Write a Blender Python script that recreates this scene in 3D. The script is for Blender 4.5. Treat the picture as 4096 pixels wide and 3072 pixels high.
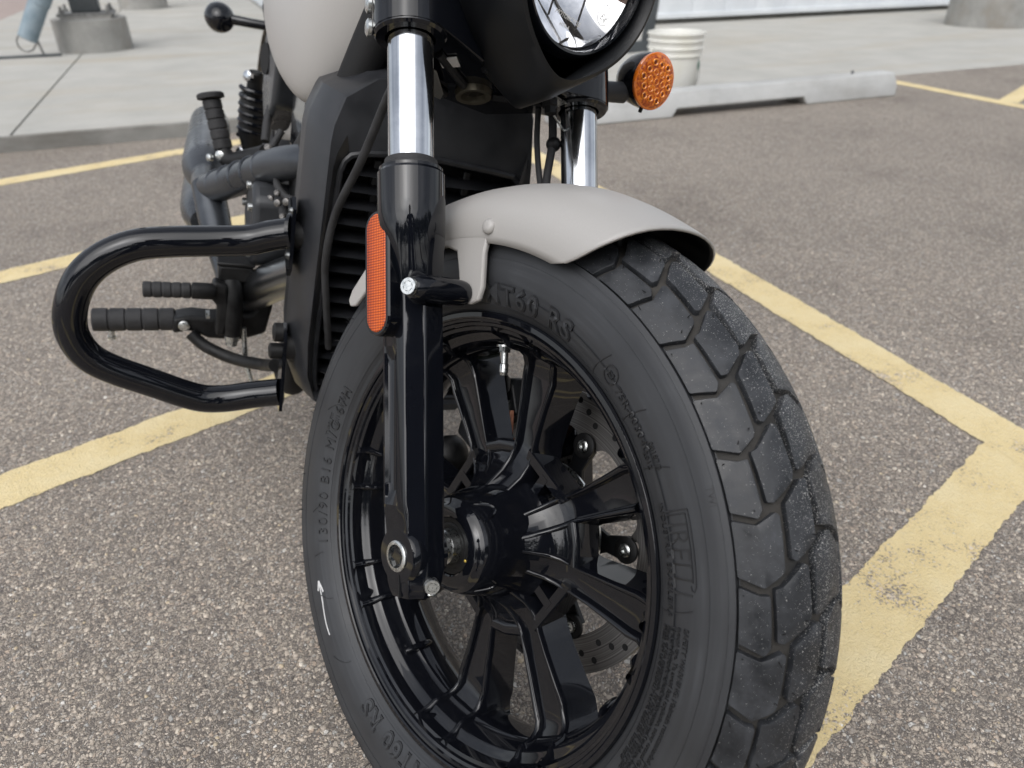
import bpy, math, random
import numpy as np
from mathutils import Matrix, Vector
random.seed(7); np.random.seed(7)
rad = math.radians
sc = bpy.context.scene
for o in list(bpy.data.objects): bpy.data.objects.remove(o)

# ------------------------------------------------------------------ camera
cam = bpy.data.cameras.new('camera'); camo = bpy.data.objects.new('camera', cam)
sc.collection.objects.link(camo); sc.camera = camo
CR = (0.931019, -0.364862, -0.008938); CD = (-0.197215, -0.482325, -0.853504); CF = (0.3071, 0.796391, -0.52101)
m = Matrix.Identity(4)
for i in range(3):
    m[i][0] = CR[i]; m[i][1] = -CD[i]; m[i][2] = -CF[i]
m[2][3] = 0.805242
camo.matrix_world = m
cam.sensor_width = 36; cam.lens = 25.555; cam.clip_start = 0.02; cam.clip_end = 600
cam.dof.use_dof = True; cam.dof.focus_distance = 0.66; cam.dof.aperture_fstop = 6.8

# ------------------------------------------------------------------ sky, sun, exposure
w = bpy.data.worlds.new('World'); sc.world = w; w.use_nodes = True
nt = w.node_tree; nt.nodes.clear()
def wn(t, **k):
    nd = nt.nodes.new(t)
    for a, b in k.items(): setattr(nd, a, b)
    return nd
SUN_EL, SUN_AZ = 52, 215            # azimuth measured clockwise from +Y
sky = wn('ShaderNodeTexSky', sky_type='NISHITA', sun_disc=False)
sky.sun_elevation = rad(SUN_EL); sky.sun_rotation = rad(SUN_AZ); sky.air_density = 1.0; sky.dust_density = 3.0; sky.ozone_density = 1.0
hsv = wn('ShaderNodeHueSaturation'); hsv.inputs['Saturation'].default_value = 0.22
tc = wn('ShaderNodeTexCoord'); mp = wn('ShaderNodeMapping'); mp.inputs['Scale'].default_value = (1, 1, 2.6)
cl = wn('ShaderNodeTexNoise'); cl.inputs['Scale'].default_value = 2.1; cl.inputs['Detail'].default_value = 7; cl.inputs['Roughness'].default_value = 0.55
cr = wn('ShaderNodeValToRGB'); cr.color_ramp.elements[0].position = 0.33; cr.color_ramp.elements[0].color = (.62, .65, .70, 1)
cr.color_ramp.elements[1].position = 0.66; cr.color_ramp.elements[1].color = (1.3, 1.3, 1.3, 1)
mul = wn('ShaderNodeMix', data_type='RGBA', blend_type='MULTIPLY'); mul.inputs[0].default_value = 1
bg = wn('ShaderNodeBackground'); bg.inputs['Strength'].default_value = 0.15
wo = wn('ShaderNodeOutputWorld'); L = nt.links.new
L(tc.outputs['Generated'], mp.inputs[0]); L(mp.outputs[0], cl.inputs['Vector']); L(cl.outputs['Fac'], cr.inputs[0])
L(sky.outputs[0], hsv.inputs['Color']); L(hsv.outputs[0], mul.inputs[6]); L(cr.outputs[0], mul.inputs[7])
L(mul.outputs[2], bg.inputs[0]); L(bg.outputs[0], wo.inputs[0])
sun = bpy.data.lights.new('sun', 'SUN'); suno = bpy.data.objects.new('sun', sun); sc.collection.objects.link(suno)
sun.energy = 0.9; sun.angle = rad(75); sun.color = (1.0, 0.965, 0.92)
sd = Vector((math.sin(rad(SUN_AZ))*math.cos(rad(SUN_EL)), math.cos(rad(SUN_AZ))*math.cos(rad(SUN_EL)), math.sin(rad(SUN_EL))))
suno.rotation_euler = sd.to_track_quat('Z', 'Y').to_euler(); suno.location = (0, 0, 12)
sc.view_settings.view_transform = 'Standard'; sc.view_settings.look = 'None'
sc.view_settings.exposure = 0.5; sc.view_settings.gamma = 1.0
sc.cycles.use_denoising = True
try: sc.cycles.denoiser = 'OPENIMAGEDENOISE'
except Exception: pass
sc.cycles.max_bounces = 8; sc.cycles.glossy_bounces = 5; sc.cycles.transmission_bounces = 8; sc.cycles.caustics_reflective = False; sc.cycles.caustics_refractive = False

# ------------------------------------------------------------------ frames
def frame(rot, t):
    M4 = Matrix.Identity(4)
    for i in range(3):
        for j in range(3): M4[i][j] = rot[i][j]
        M4[i][3] = t[i]
    return M4
# fork frame: x = bike's right along the axle, y = forward, z = up along the fork tubes, origin at the front axle
FF = frame([[-0.872572, 0.446617, 0.197867], [-0.295855, -0.805502, 0.513455], [0.3887, 0.389486, 0.834992]], (0.182366, 0.503618, 0.302369))
# bike frame: x = right, y = forward, z = up of the leaning bike, origin on the steering axis beside the front axle
BF = frame([[-0.974098, -0.008085, 0.22598], [0.007876, -0.999967, -0.001827], [0.225988, 0.0, 0.97413]], (0.160928, 0.542282, 0.283674))
WF = Matrix.Identity(4)

# ------------------------------------------------------------------ mesh helpers
class G:
    def __init__(s): s.v = []; s.f = []
    def add(s, vs, fs):
        b = len(s.v); s.v += [tuple(p) for p in vs]; s.f += [tuple(b+i for i in q) for q in fs]; return s
    def rings(s, rs, closed=True, caps=True, loop=False):
        n = len(rs[0]); b = len(s.v)
        for r in rs: s.v += [tuple(p) for p in r]
        k = len(rs); rng = range(k if loop else k-1)
        for i in rng:
            i2 = (i+1) % k
            for j in range(n if closed else n-1):
                j2 = (j+1) % n
                s.f.append((b+i*n+j, b+i*n+j2, b+i2*n+j2, b+i2*n+j))
        if caps and closed and not loop:
            s.f.append(tuple(b+j for j in reversed(range(n)))); s.f.append(tuple(b+(k-1)*n+j for j in range(n)))
        return s
    def lathe(s, prof, seg=96, a0=0, a1=360, origin=(0,0,0), axis=None, closedprof=False):
        # profile (x, r) turned about the local x axis
        full = abs(a1-a0) > 359.9
        ns = seg if full else seg+1
        rs = []
        for i in range(ns):
            a = rad(a0+(a1-a0)*i/seg); c, sn = math.cos(a), math.sin(a)
            rs.append([(x, r*c, r*sn) for x, r in prof])
        if axis is not None:
            q = Vector((1,0,0)).rotation_difference(Vector(axis).normalized()).to_matrix()
            rs = [[tuple(q @ Vector(p)) for p in r] for r in rs]
        rs = [[(p[0]+origin[0], p[1]+origin[1], p[2]+origin[2]) for p in r] for r in rs]
        return s.rings(rs, closed=closedprof, caps=False, loop=full)
    def cyl(s, a, b, r0, r1=None, seg=24, cap=True):
        r1 = r0 if r1 is None else r1
        a = Vector(a); b = Vector(b); d = (b-a).normalized()
        u = d.orthogonal().normalized(); v = d.cross(u)
        rr = lambda c, r: [tuple(c+(u*math.cos(t)+v*math.sin(t))*r) for t in [2*math.pi*i/seg for i in range(seg)]]
        return s.rings([rr(a, r0), rr(b, r1)], caps=cap)
    def stack(s, a, d, prof, seg=24, cap=True):
        # turned solid: prof = [(distance along d, radius)]
        a = Vector(a); d = Vector(d).normalized(); u = d.orthogonal().normalized(); v = d.cross(u)
        return s.rings([[tuple(a+d*h+(u*math.cos(t)+v*math.sin(t))*r) for t in [2*math.pi*i/seg for i in range(seg)]] for h, r in prof], caps=cap)
    def box(s, c, size, rot=None):
        c = Vector(c); hx, hy, hz = [q/2 for q in size]
        vs = [Vector((sx*hx, sy*hy, sz*hz)) for sx in (-1,1) for sy in (-1,1) for sz in (-1,1)]
        if rot is not None: vs = [rot @ q for q in vs]
        return s.add([tuple(q+c) for q in vs], [(0,1,3,2),(4,6,7,5),(0,4,5,1),(2,3,7,6),(0,2,6,4),(1,5,7,3)])
    def prism(s, poly, p0, p1, ax='x'):
        # 2-D polygon extruded along an axis; poly is in the other two coordinates
        def P(q, h):
            return (h, q[0], q[1]) if ax == 'x' else ((q[0], h, q[1]) if ax == 'y' else (q[0], q[1], h))
        n = len(poly)
        return s.rings([[P(q, p0) for q in poly], [P(q, p1) for q in poly]])
    def tube(s, pts, r, seg=16, n=0, cap=True):
        P = [Vector(p) for p in pts]; R = [r]*len(P) if not isinstance(r, (list, tuple)) else list(r)
        if n:
            Q = []; RR = []
            for i in range(len(P)-1):
                p0 = P[max(i-1,0)]; p1 = P[i]; p2 = P[i+1]; p3 = P[min(i+2, len(P)-1)]
                for k in range(n):
                    t = k/n
                    Q.append(0.5*((2*p1)+(p2-p0)*t+(2*p0-5*p1+4*p2-p3)*t*t+(3*p1-p0-3*p2+p3)*t**3)); RR.append(R[i]+(R[i+1]-R[i])*t)
            Q.append(P[-1]); RR.append(R[-1]); P, R = Q, RR
        rs = []; u = None
        for i, p in enumerate(P):
            d = (P[min(i+1, len(P)-1)]-P[max(i-1, 0)]).normalized()
            u = d.orthogonal().normalized() if u is None else (u-d*u.dot(d)).normalized()
            v = d.cross(u)
            rs.append([tuple(p+(u*math.cos(t)+v*math.sin(t))*R[i]) for t in [2*math.pi*k/seg for k in range(seg)]])
        return s.rings(rs, caps=cap)
    def ball(s, c, r, seg=24, rings=12, sc3=(1,1,1)):
        rs = []
        for i in range(1, rings):
            a = math.pi*i/rings
            rs.append([(c[0]+sc3[0]*r*math.sin(a)*math.cos(t), c[1]+sc3[1]*r*math.sin(a)*math.sin(t), c[2]+sc3[2]*r*math.cos(a)) for t in [2*math.pi*k/seg for k in range(seg)]])
        return s.rings(rs)
    def map(s, fn): s.v = [tuple(fn(*p)) for p in s.v]; return s
    def mesh(s, name, smooth=40):
        me = bpy.data.meshes.new(name); me.from_pydata(s.v, [], s.f); me.validate()
        import bmesh
        bm = bmesh.new(); bm.from_mesh(me); bmesh.ops.recalc_face_normals(bm, faces=bm.faces); bm.to_mesh(me); bm.free()
        if smooth:
            me.polygons.foreach_set('use_smooth', [True]*len(me.polygons)); me.set_sharp_from_angle(angle=rad(smooth))
        return me

COL = sc.collection
FRAME = {}
def obj(name, g, mat, parent=None, fr=None, smooth=40, bevel=0, bseg=2, local=None, solid=None, label=None):
    me = g if isinstance(g, bpy.types.Mesh) else g.mesh(name, smooth)
    if not me.materials and mat is not None: me.materials.append(mat)
    o = bpy.data.objects.new(name, me); COL.objects.link(o)
    fr = fr if fr is not None else (FRAME[parent.name] if parent else WF)
    mw = fr @ local if local is not None else fr
    if parent:
        o.parent = parent; o.matrix_local = WORLD[parent.name].inverted() @ mw
    else: o.matrix_world = mw
    FRAME[o.name] = fr; WORLD[o.name] = mw.copy()
    if bevel:
        b = o.modifiers.new('bevel', 'BEVEL'); b.width = bevel; b.segments = bseg; b.limit_method = 'ANGLE'; b.angle_limit = rad(35); b.harden_normals = False
    if solid:
        sm = o.modifiers.new('solid', 'SOLIDIFY'); sm.thickness = solid[0]; sm.offset = solid[1]
        if len(solid) > 2: me.materials.append(solid[2]); sm.material_offset = 1
    if label: o['label'] = label
    return o
WORLD = {}
def thing(name, label, cat, loc, group=None):
    o = bpy.data.objects.new(name, None); COL.objects.link(o); o.location = loc; o.empty_display_size = 0.1
    o['label'] = label; o['category'] = cat
    if group: o['group'] = group
    FRAME[o.name] = WF; WORLD[o.name] = Matrix.Translation(loc)
    return o
def tag(o, label=None, cat=None, group=None, kind=None):
    if label: o['label'] = label
    if cat: o['category'] = cat
    if group: o['group'] = group
    if kind: o['kind'] = kind
    return o
def inst(o, parent, local, fr=None, name=None):
    c = o.copy(); COL.objects.link(c); fr = fr if fr is not None else FRAME[parent.name]
    if name: c.name = name
    c.parent = parent; mw = fr @ local; c.matrix_local = WORLD[parent.name].inverted() @ mw
    FRAME[c.name] = fr; WORLD[c.name] = mw.copy()
    return c

# ------------------------------------------------------------------ materials
def mat(name, col, rough=.5, metal=0, **k):
    mt = bpy.data.materials.new(name); mt.use_nodes = True
    p = mt.node_tree.nodes['Principled BSDF']
    p.inputs['Base Color'].default_value = (*col, 1); p.inputs['Roughness'].default_value = rough; p.inputs['Metallic'].default_value = metal
    for a, b in k.items():
        p.inputs[a.replace('_', ' ')].default_value = b
    return mt
def nodes(mt): 
    t = mt.node_tree; return t, t.nodes['Principled BSDF'], (lambda ty, **k: _nn(t, ty, k)), t.links.new
def _nn(t, ty, k):
    nd = t.nodes.new(ty)
    for a, b in k.items():
        if a in nd.inputs: nd.inputs[a].default_value = b
        else: setattr(nd, a, b)
    return nd
def ramp(N, pts, mode='LINEAR'):
    r = N('ShaderNodeValToRGB'); e = r.color_ramp.elements; r.color_ramp.interpolation = mode
    e[0].position = pts[0][0]; e[0].color = (*pts[0][1], 1); e[1].position = pts[-1][0]; e[1].color = (*pts[-1][1], 1)
    for p, c in pts[1:-1]:
        q = e.new(p); q.color = (*c, 1)
    return r
g3 = lambda v: (v, v, v)
def noisy(mt, c0, c1, scale=40, detail=6, bump=0, bscale=None, rough=None, lo=.35, hi=.68, dist=0.002):
    t, p, N, Lk = nodes(mt)
    co = N('ShaderNodeTexCoord'); n1 = N('ShaderNodeTexNoise', Scale=scale, Detail=detail, Roughness=.6)
    Lk(co.outputs['Object'], n1.inputs['Vector'])
    r = ramp(N, [(lo, c0), (hi, c1)]); Lk(n1.outputs['Fac'], r.inputs[0]); Lk(r.outputs[0], p.inputs['Base Color'])
    if rough:
        rr = ramp(N, [(lo, g3(rough[0])), (hi, g3(rough[1]))]); Lk(n1.outputs['Fac'], rr.inputs[0]); Lk(rr.outputs[0], p.inputs['Roughness'])
    if bump:
        n2 = N('ShaderNodeTexNoise', Scale=bscale or scale*4, Detail=4); Lk(co.outputs['Object'], n2.inputs['Vector'])
        b = N('ShaderNodeBump', Strength=bump, Distance=dist); Lk(n2.outputs['Fac'], b.inputs['Height']); Lk(b.outputs[0], p.inputs['Normal'])
    return mt

M = {}
# wet glossy black paint with small drops
M['gloss'] = mat('gloss_black_paint', (.005, .0056, .008), .045, 0, Coat_Weight=.15, Coat_Roughness=.03)
t, p, N, Lk = nodes(M['gloss']); co = N('ShaderNodeTexCoord')
vo = N('ShaderNodeTexVoronoi', Scale=150.0, Randomness=1.0); Lk(co.outputs['Object'], vo.inputs['Vector'])
nz = N('ShaderNodeTexNoise', Scale=9.0, Detail=3); Lk(co.outputs['Object'], nz.inputs['Vector'])
gt = N('ShaderNodeMath', operation='MULTIPLY_ADD'); gt.inputs[1].default_value = .9; gt.inputs[2].default_value = -.36; Lk(nz.outputs['Fac'], gt.inputs[0])
lt = N('ShaderNodeMath', operation='LESS_THAN'); Lk(vo.outputs['Distance'], lt.inputs[0]); Lk(gt.outputs[0], lt.inputs[1])
sm_ = N('ShaderNodeTexNoise', Scale=14.0, Detail=2); Lk(co.outputs['Object'], sm_.inputs['Vector'])
b1 = N('ShaderNodeBump', Strength=.12, Distance=.004); Lk(sm_.outputs['Fac'], b1.inputs['Height'])
b2 = N('ShaderNodeBump', Strength=.8, Distance=.0009); Lk(lt.outputs[0], b2.inputs['Height']); Lk(b1.outputs[0], b2.inputs['Normal'])
Lk(b2.outputs[0], p.inputs['Normal']); Lk(b2.outputs[0], p.inputs['Coat Normal'])
M['gloss_dry'] = mat('gloss_black_tube', (.005, .0058, .0085), .04, 0)
t, p, N, Lk = nodes(M['gloss_dry']); co = N('ShaderNodeTexCoord')
n1 = N('ShaderNodeTexNoise', Scale=22.0, Detail=5, Roughness=.65); Lk(co.outputs['Object'], n1.inputs['Vector'])
r = ramp(N, [(.45, g3(.035)), (.80, g3(.14))]); Lk(n1.outputs['Fac'], r.inputs[0]); Lk(r.outputs[0], p.inputs['Roughness'])
n3 = N('ShaderNodeTexNoise', Scale=18.0, Detail=2); Lk(co.outputs['Object'], n3.inputs['Vector']); b1 = N('ShaderNodeBump', Strength=.05, Distance=.002); Lk(n3.outputs['Fac'], b1.inputs['Height']); Lk(b1.outputs[0], p.inputs['Normal'])
M['satin'] = noisy(mat('satin_black_plastic', (.02, .021, .023), .42), (.016, .017, .0195), (.028, .029, .033), 26, 6, .25, 900, (.32, .46), dist=.0004)
M['matte'] = noisy(mat('matte_black_paint', (.011, .012, .014), .42), (.006, .0066, .008), (.010, .011, .0125), 12, 5, .0, None, (.34, .46))
M['blackplastic'] = noisy(mat('black_plastic', (.016, .016, .017), .5), (.006, .006, .0065), (.016, .016, .0165), 60, 5, .2, 700, (.4, .6), dist=.0003)
for k_ in ('matte', 'blackplastic'): M[k_].node_tree.nodes['Principled BSDF'].inputs['Specular IOR Level'].default_value = .32
M['deep'] = mat('deep_black', (.004, .004, .0045), .8)
M['rubber'] = noisy(mat('rubber_grip', (.02, .02, .021), .7), (.015, .015, .016), (.035, .035, .037), 50, 5, .3, 500, (.6, .8), dist=.0004)
# sidewall rubber with faint scuffs running round the tyre
M['tyre'] = mat('tyre_rubber', (.022, .023, .026), .5)
t, p, N, Lk = nodes(M['tyre']); co = N('ShaderNodeTexCoord'); sx = N('ShaderNodeSeparateXYZ'); Lk(co.outputs['Object'], sx.inputs[0])
at = N('ShaderNodeMath', operation='ARCTAN2'); Lk(sx.outputs['Z'], at.inputs[0]); Lk(sx.outputs['Y'], at.inputs[1])
yy = N('ShaderNodeMath', operation='MULTIPLY'); Lk(sx.outputs['Y'], yy.inputs[0]); Lk(sx.outputs['Y'], yy.inputs[1])
zz = N('ShaderNodeMath', operation='MULTIPLY_ADD'); Lk(sx.outputs['Z'], zz.inputs[0]); Lk(sx.outputs['Z'], zz.inputs[1]); Lk(yy.outputs[0], zz.inputs[2])
rr_ = N('ShaderNodeMath', operation='SQRT'); Lk(zz.outputs[0], rr_.inputs[0])
cx = N('ShaderNodeCombineXYZ'); m1 = N('ShaderNodeMath', operation='MULTIPLY'); m1.inputs[1].default_value = 1.6; Lk(at.outputs[0], m1.inputs[0])
m2 = N('ShaderNodeMath', operation='MULTIPLY'); m2.inputs[1].default_value = 190; Lk(rr_.outputs[0], m2.inputs[0]); Lk(m1.outputs[0], cx.inputs[0]); Lk(m2.outputs[0], cx.inputs[1])
ns = N('ShaderNodeTexNoise', Scale=1.0, Detail=6, Roughness=.7); Lk(cx.outputs[0], ns.inputs['Vector'])
nb = N('ShaderNodeTexNoise', Scale=16.0, Detail=5); Lk(co.outputs['Object'], nb.inputs['Vector'])
mx = N('ShaderNodeMath', operation='MULTIPLY'); Lk(ns.outputs['Fac'], mx.inputs[0]); Lk(nb.outputs['Fac'], mx.inputs[1])
r = ramp(N, [(.12, (.024, .025, .028)), (.30, (.034, .036, .040)), (.46, (.056, .059, .065))]); Lk(mx.outputs[0], r.inputs[0]); Lk(r.outputs[0], p.inputs['Base Color'])
r2 = ramp(N, [(.12, g3(.42)), (.42, g3(.62))]); Lk(mx.outputs[0], r2.inputs[0]); Lk(r2.outputs[0], p.inputs['Roughness'])
bb = N('ShaderNodeBump', Strength=.12, Distance=.001); Lk(mx.outputs[0], bb.inputs['Height']); Lk(bb.outputs[0], p.inputs['Normal'])
# tread rubber: dusty, with glitter of stuck sand
M['tread'] = mat('tread_rubber', (.03, .03, .033), .55)
t, p, N, Lk = nodes(M['tread']); co = N('ShaderNodeTexCoord'); oi = N('ShaderNodeObjectInfo')
ad = N('ShaderNodeVectorMath', operation='ADD'); Lk(co.outputs['Object'], ad.inputs[0]); Lk(oi.outputs['Random'], ad.inputs[1])
n1 = N('ShaderNodeTexNoise', Scale=42.0, Detail=9, Roughness=.72); Lk(ad.outputs[0], n1.inputs['Vector'])
r = ramp(N, [(.34, (.014, .0155, .018)), (.50, (.026, .028, .032)), (.64, (.044, .047, .053)), (.80, (.085, .09, .098))]); Lk(n1.outputs['Fac'], r.inputs[0])
n2 = N('ShaderNodeTexNoise', Scale=1300.0, Detail=1); Lk(ad.outputs[0], n2.inputs['Vector'])
sxx = N('ShaderNodeSeparateXYZ'); Lk(co.outputs['Object'], sxx.inputs[0])
ab = N('ShaderNodeMath', operation='ABSOLUTE'); Lk(sxx.outputs['X'], ab.inputs[0])
mr = N('ShaderNodeMapRange'); mr.inputs[1].default_value = .045; mr.inputs[2].default_value = .012; mr.inputs[3].default_value = .76; mr.inputs[4].default_value = .645; Lk(ab.outputs[0], mr.inputs[0])
gt = N('ShaderNodeMath', operation='GREATER_THAN'); Lk(n2.outputs['Fac'], gt.inputs[0]); Lk(mr.outputs[0], gt.inputs[1])
mx = N('ShaderNodeMix', data_type='RGBA'); Lk(gt.outputs[0], mx.inputs[0]); Lk(r.outputs[0], mx.inputs[6]); mx.inputs[7].default_value = (.55, .54, .51, 1); Lk(mx.outputs[2], p.inputs['Base Color'])
r2 = ramp(N, [(.35, g3(.28)), (.65, g3(.70))]); Lk(n1.outputs['Fac'], r2.inputs[0]); Lk(r2.outputs[0], p.inputs['Roughness'])
bb = N('ShaderNodeBump', Strength=.22, Distance=.001); Lk(n1.outputs['Fac'], bb.inputs['Height']); Lk(bb.outputs[0], p.inputs['Normal'])
M['groove'] = noisy(mat('tyre_groove', (.02, .019, .018), .8), (.018, .0175, .017), (.052, .047, .041), 30, 6, .3, 200, (.65, .85))
M['chrome'] = noisy(mat('hard_chrome', (.8, .81, .83), .08, 1), (.44, .46, .49), (.60, .62, .65), 24, 8, 0, None, (.05, .17))
M['steel'] = noisy(mat('zinc_bolt', (.62, .63, .62), .3, 1), (.50, .52, .51), (.72, .73, .72), 300, 4, .15, 1200, (.22, .42), dist=.0002)
M['darksteel'] = noisy(mat('dark_steel', (.10, .105, .11), .5, .6), (.06, .065, .07), (.13, .135, .14), 30, 6, .15, 400, (.4, .65), dist=.0004)
M['disc'] = mat('brake_disc_steel', (.42, .40, .385), .45, .75)
t, p, N, Lk = nodes(M['disc']); co = N('ShaderNodeTexCoord'); sx = N('ShaderNodeSeparateXYZ'); Lk(co.outputs['Object'], sx.inputs[0])
yy = N('ShaderNodeMath', operation='MULTIPLY'); Lk(sx.outputs['Y'], yy.inputs[0]); Lk(sx.outputs['Y'], yy.inputs[1])
zz = N('ShaderNodeMath', operation='MULTIPLY_ADD'); Lk(sx.outputs['Z'], zz.inputs[0]); Lk(sx.outputs['Z'], zz.inputs[1]); Lk(yy.outputs[0], zz.inputs[2])
sq = N('ShaderNodeMath', operation='SQRT'); Lk(zz.outputs[0], sq.inputs[0])
n1 = N('ShaderNodeTexNoise', noise_dimensions='1D', Scale=700.0, Detail=4); Lk(sq.outputs[0], n1.inputs['W'])
r = ramp(N, [(.3, (.10, .094, .09)), (.7, (.26, .25, .24))]); Lk(n1.outputs['Fac'], r.inputs[0]); Lk(r.outputs[0], p.inputs['Base Color'])
bb = N('ShaderNodeBump', Strength=.25, Distance=.0005); Lk(n1.outputs['Fac'], bb.inputs['Height']); Lk(bb.outputs[0], p.inputs['Normal'])
M['cream'] = noisy(mat('satin_warm_grey_paint', (.42, .40, .375), .42), (.388, .374, .358), (.405, .391, .374), 900, 2, .0, None, (.40, .46))
M['cream'].node_tree.nodes['Principled BSDF'].inputs['Coat Weight'].default_value = .15
M['cream'].node_tree.nodes['Principled BSDF'].inputs['Coat Roughness'].default_value = .35
M['exhaust'] = noisy(mat('exhaust_satin_grey', (.10, .11, .12), .36, .6), (.045, .050, .058), (.085, .093, .105), 10, 6, .08, 300, (.22, .42))
M['engine'] = noisy(mat('engine_grey', (.045, .047, .052), .45, .2), (.024, .026, .029), (.044, .046, .051), 14, 5, .08, 500, (.38, .55))
M['glass'] = mat('clear_lens', (1, 1, 1), .01, 0, Transmission_Weight=1.0, IOR=1.45)
M['bowl'] = mat('headlight_reflector', (.96, .965, .98), .03, 1)
def amber(name, cells):
    mt = mat(name, (.85, .17, .008), .22, 0, Coat_Weight=.25, Coat_Roughness=.04)
    t, p, N, Lk = nodes(mt); co = N('ShaderNodeTexCoord')
    v = N('ShaderNodeTexVoronoi', Scale=cells, Randomness=.0); Lk(co.outputs['Object'], v.inputs['Vector'])
    r = ramp(N, [(.0, (.92, .22, .010)), (.35, (.66, .095, .004)), (.62, (.18, .016, .001))]); Lk(v.outputs['Distance'], r.inputs[0]); Lk(r.outputs[0], p.inputs['Base Color'])
    b = N('ShaderNodeBump', Strength=.8, Distance=.0012); Lk(v.outputs['Distance'], b.inputs['Height']); Lk(b.outputs[0], p.inputs['Normal'])
    return mt
M['amber'] = amber('amber_signal_lens', 95.0); M['amber_refl'] = amber('amber_reflector', 430.0)
M['amber_rim'] = mat('amber_plastic_edge', (.85, .20, .012), .12, 0, Coat_Weight=1.0)
M['pad'] = noisy(mat('brake_pad_copper', (.42, .17, .10), .7), (.34, .13, .08), (.52, .24, .15), 90, 5, .3, 300)
M['white_label'] = mat('sticker_white', (.72, .72, .70), .5)
M['chalk'] = mat('white_chalk', (.6, .6, .6), .8)

# ground materials: exposed aggregate asphalt
def asphalt(name, dark, stones, mean, big=120.0):
    mt = mat(name, mean, .8); t, p, N, Lk = nodes(mt); co = N('ShaderNodeTexCoord')
    wob = N('ShaderNodeTexNoise', Scale=90.0, Detail=2); Lk(co.outputs['Object'], wob.inputs['Vector'])
    sb = N('ShaderNodeVectorMath', operation='MULTIPLY_ADD'); sb.inputs[1].default_value = (.011, .011, .011); Lk(wob.outputs['Color'], sb.inputs[0]); Lk(co.outputs['Object'], sb.inputs[2])
    v1 = N('ShaderNodeTexVoronoi', Scale=big); Lk(sb.outputs[0], v1.inputs['Vector'])
    v2 = N('ShaderNodeTexVoronoi', Scale=big*2.3); Lk(sb.outputs[0], v2.inputs['Vector'])
    e1 = N('ShaderNodeTexVoronoi', feature='DISTANCE_TO_EDGE', Scale=big); Lk(sb.outputs[0], e1.inputs['Vector'])
    e2 = N('ShaderNodeTexVoronoi', feature='DISTANCE_TO_EDGE', Scale=big*2.3); Lk(sb.outputs[0], e2.inputs['Vector'])
    s1 = N('ShaderNodeSeparateColor'); Lk(v1.outputs['Color'], s1.inputs[0]); s2 = N('ShaderNodeSeparateColor'); Lk(v2.outputs['Color'], s2.inputs[0])
    c1 = ramp(N, stones); Lk(s1.outputs[0], c1.inputs[0]); c2 = ramp(N, stones); Lk(s2.outputs[0], c2.inputs[0])
    # which big cells really carry a stone
    has = N('ShaderNodeMath', operation='GREATER_THAN'); has.inputs[1].default_value = .40; Lk(s1.outputs[1], has.inputs[0])
    k1 = N('ShaderNodeMapRange'); k1.inputs[1].default_value = .06; k1.inputs[2].default_value = .16; Lk(e1.outputs['Distance'], k1.inputs[0])
    k2 = N('ShaderNodeMapRange'); k2.inputs[1].default_value = .05; k2.inputs[2].default_value = .2; Lk(e2.outputs['Distance'], k2.inputs[0])
    a = N('ShaderNodeMix', data_type='RGBA'); a.inputs[6].default_value = (*dark, 1); Lk(k2.outputs[0], a.inputs[0]); Lk(c2.outputs[0], a.inputs[7])
    f1 = N('ShaderNodeMath', operation='MULTIPLY'); Lk(has.outputs[0], f1.inputs[0]); Lk(k1.outputs[0], f1.inputs[1])
    b = N('ShaderNodeMix', data_type='RGBA'); Lk(f1.outputs[0], b.inputs[0]); Lk(a.outputs[2], b.inputs[6]); Lk(c1.outputs[0], b.inputs[7])
    big_n = N('ShaderNodeTexNoise', Scale=1.7, Detail=8, Roughness=.68); Lk(co.outputs['Object'], big_n.inputs['Vector'])
    rb = ramp(N, [(.28, (.80, .785, .77)), (.45, (1.10, 1.085, 1.065)), (.72, (1.28, 1.265, 1.24))]); Lk(big_n.outputs['Fac'], rb.inputs[0])
    mm = N('ShaderNodeMix', data_type='RGBA', blend_type='MULTIPLY'); mm.inputs[0].default_value = 1; Lk(b.outputs[2], mm.inputs[6]); Lk(rb.outputs[0], mm.inputs[7])
    Lk(mm.outputs[2], p.inputs['Base Color'])
    hh = N('ShaderNodeMath', operation='MULTIPLY_ADD'); hh.inputs[1].default_value = 1.4; Lk(f1.outputs[0], hh.inputs[0]); Lk(k2.outputs[0], hh.inputs[2])
    bu = N('ShaderNodeBump', Strength=.9, Distance=.0016); Lk(hh.outputs[0], bu.inputs['Height']); Lk(bu.outputs[0], p.inputs['Normal'])
    rg = N('ShaderNodeMapRange'); rg.inputs[3].default_value = .85; rg.inputs[4].default_value = .5; Lk(f1.outputs[0], rg.inputs[0]); Lk(rg.outputs[0], p.inputs['Roughness'])
    return mt, mm, bu
STONES = [(0, (.16, .14, .128)), (.18, (.27, .24, .21)), (.38, (.42, .365, .31)), (.58, (.52, .45, .375)), (.74, (.64, .57, .49)), (.88, (.54, .43, .34)), (.96, (.50, .49, .47)), (1, (.78, .75, .70))]
M['asphalt'], _, _ = asphalt('asphalt_exposed_stone', (.165, .147, .133), STONES, (.2, .17, .15), 180.0)
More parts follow.
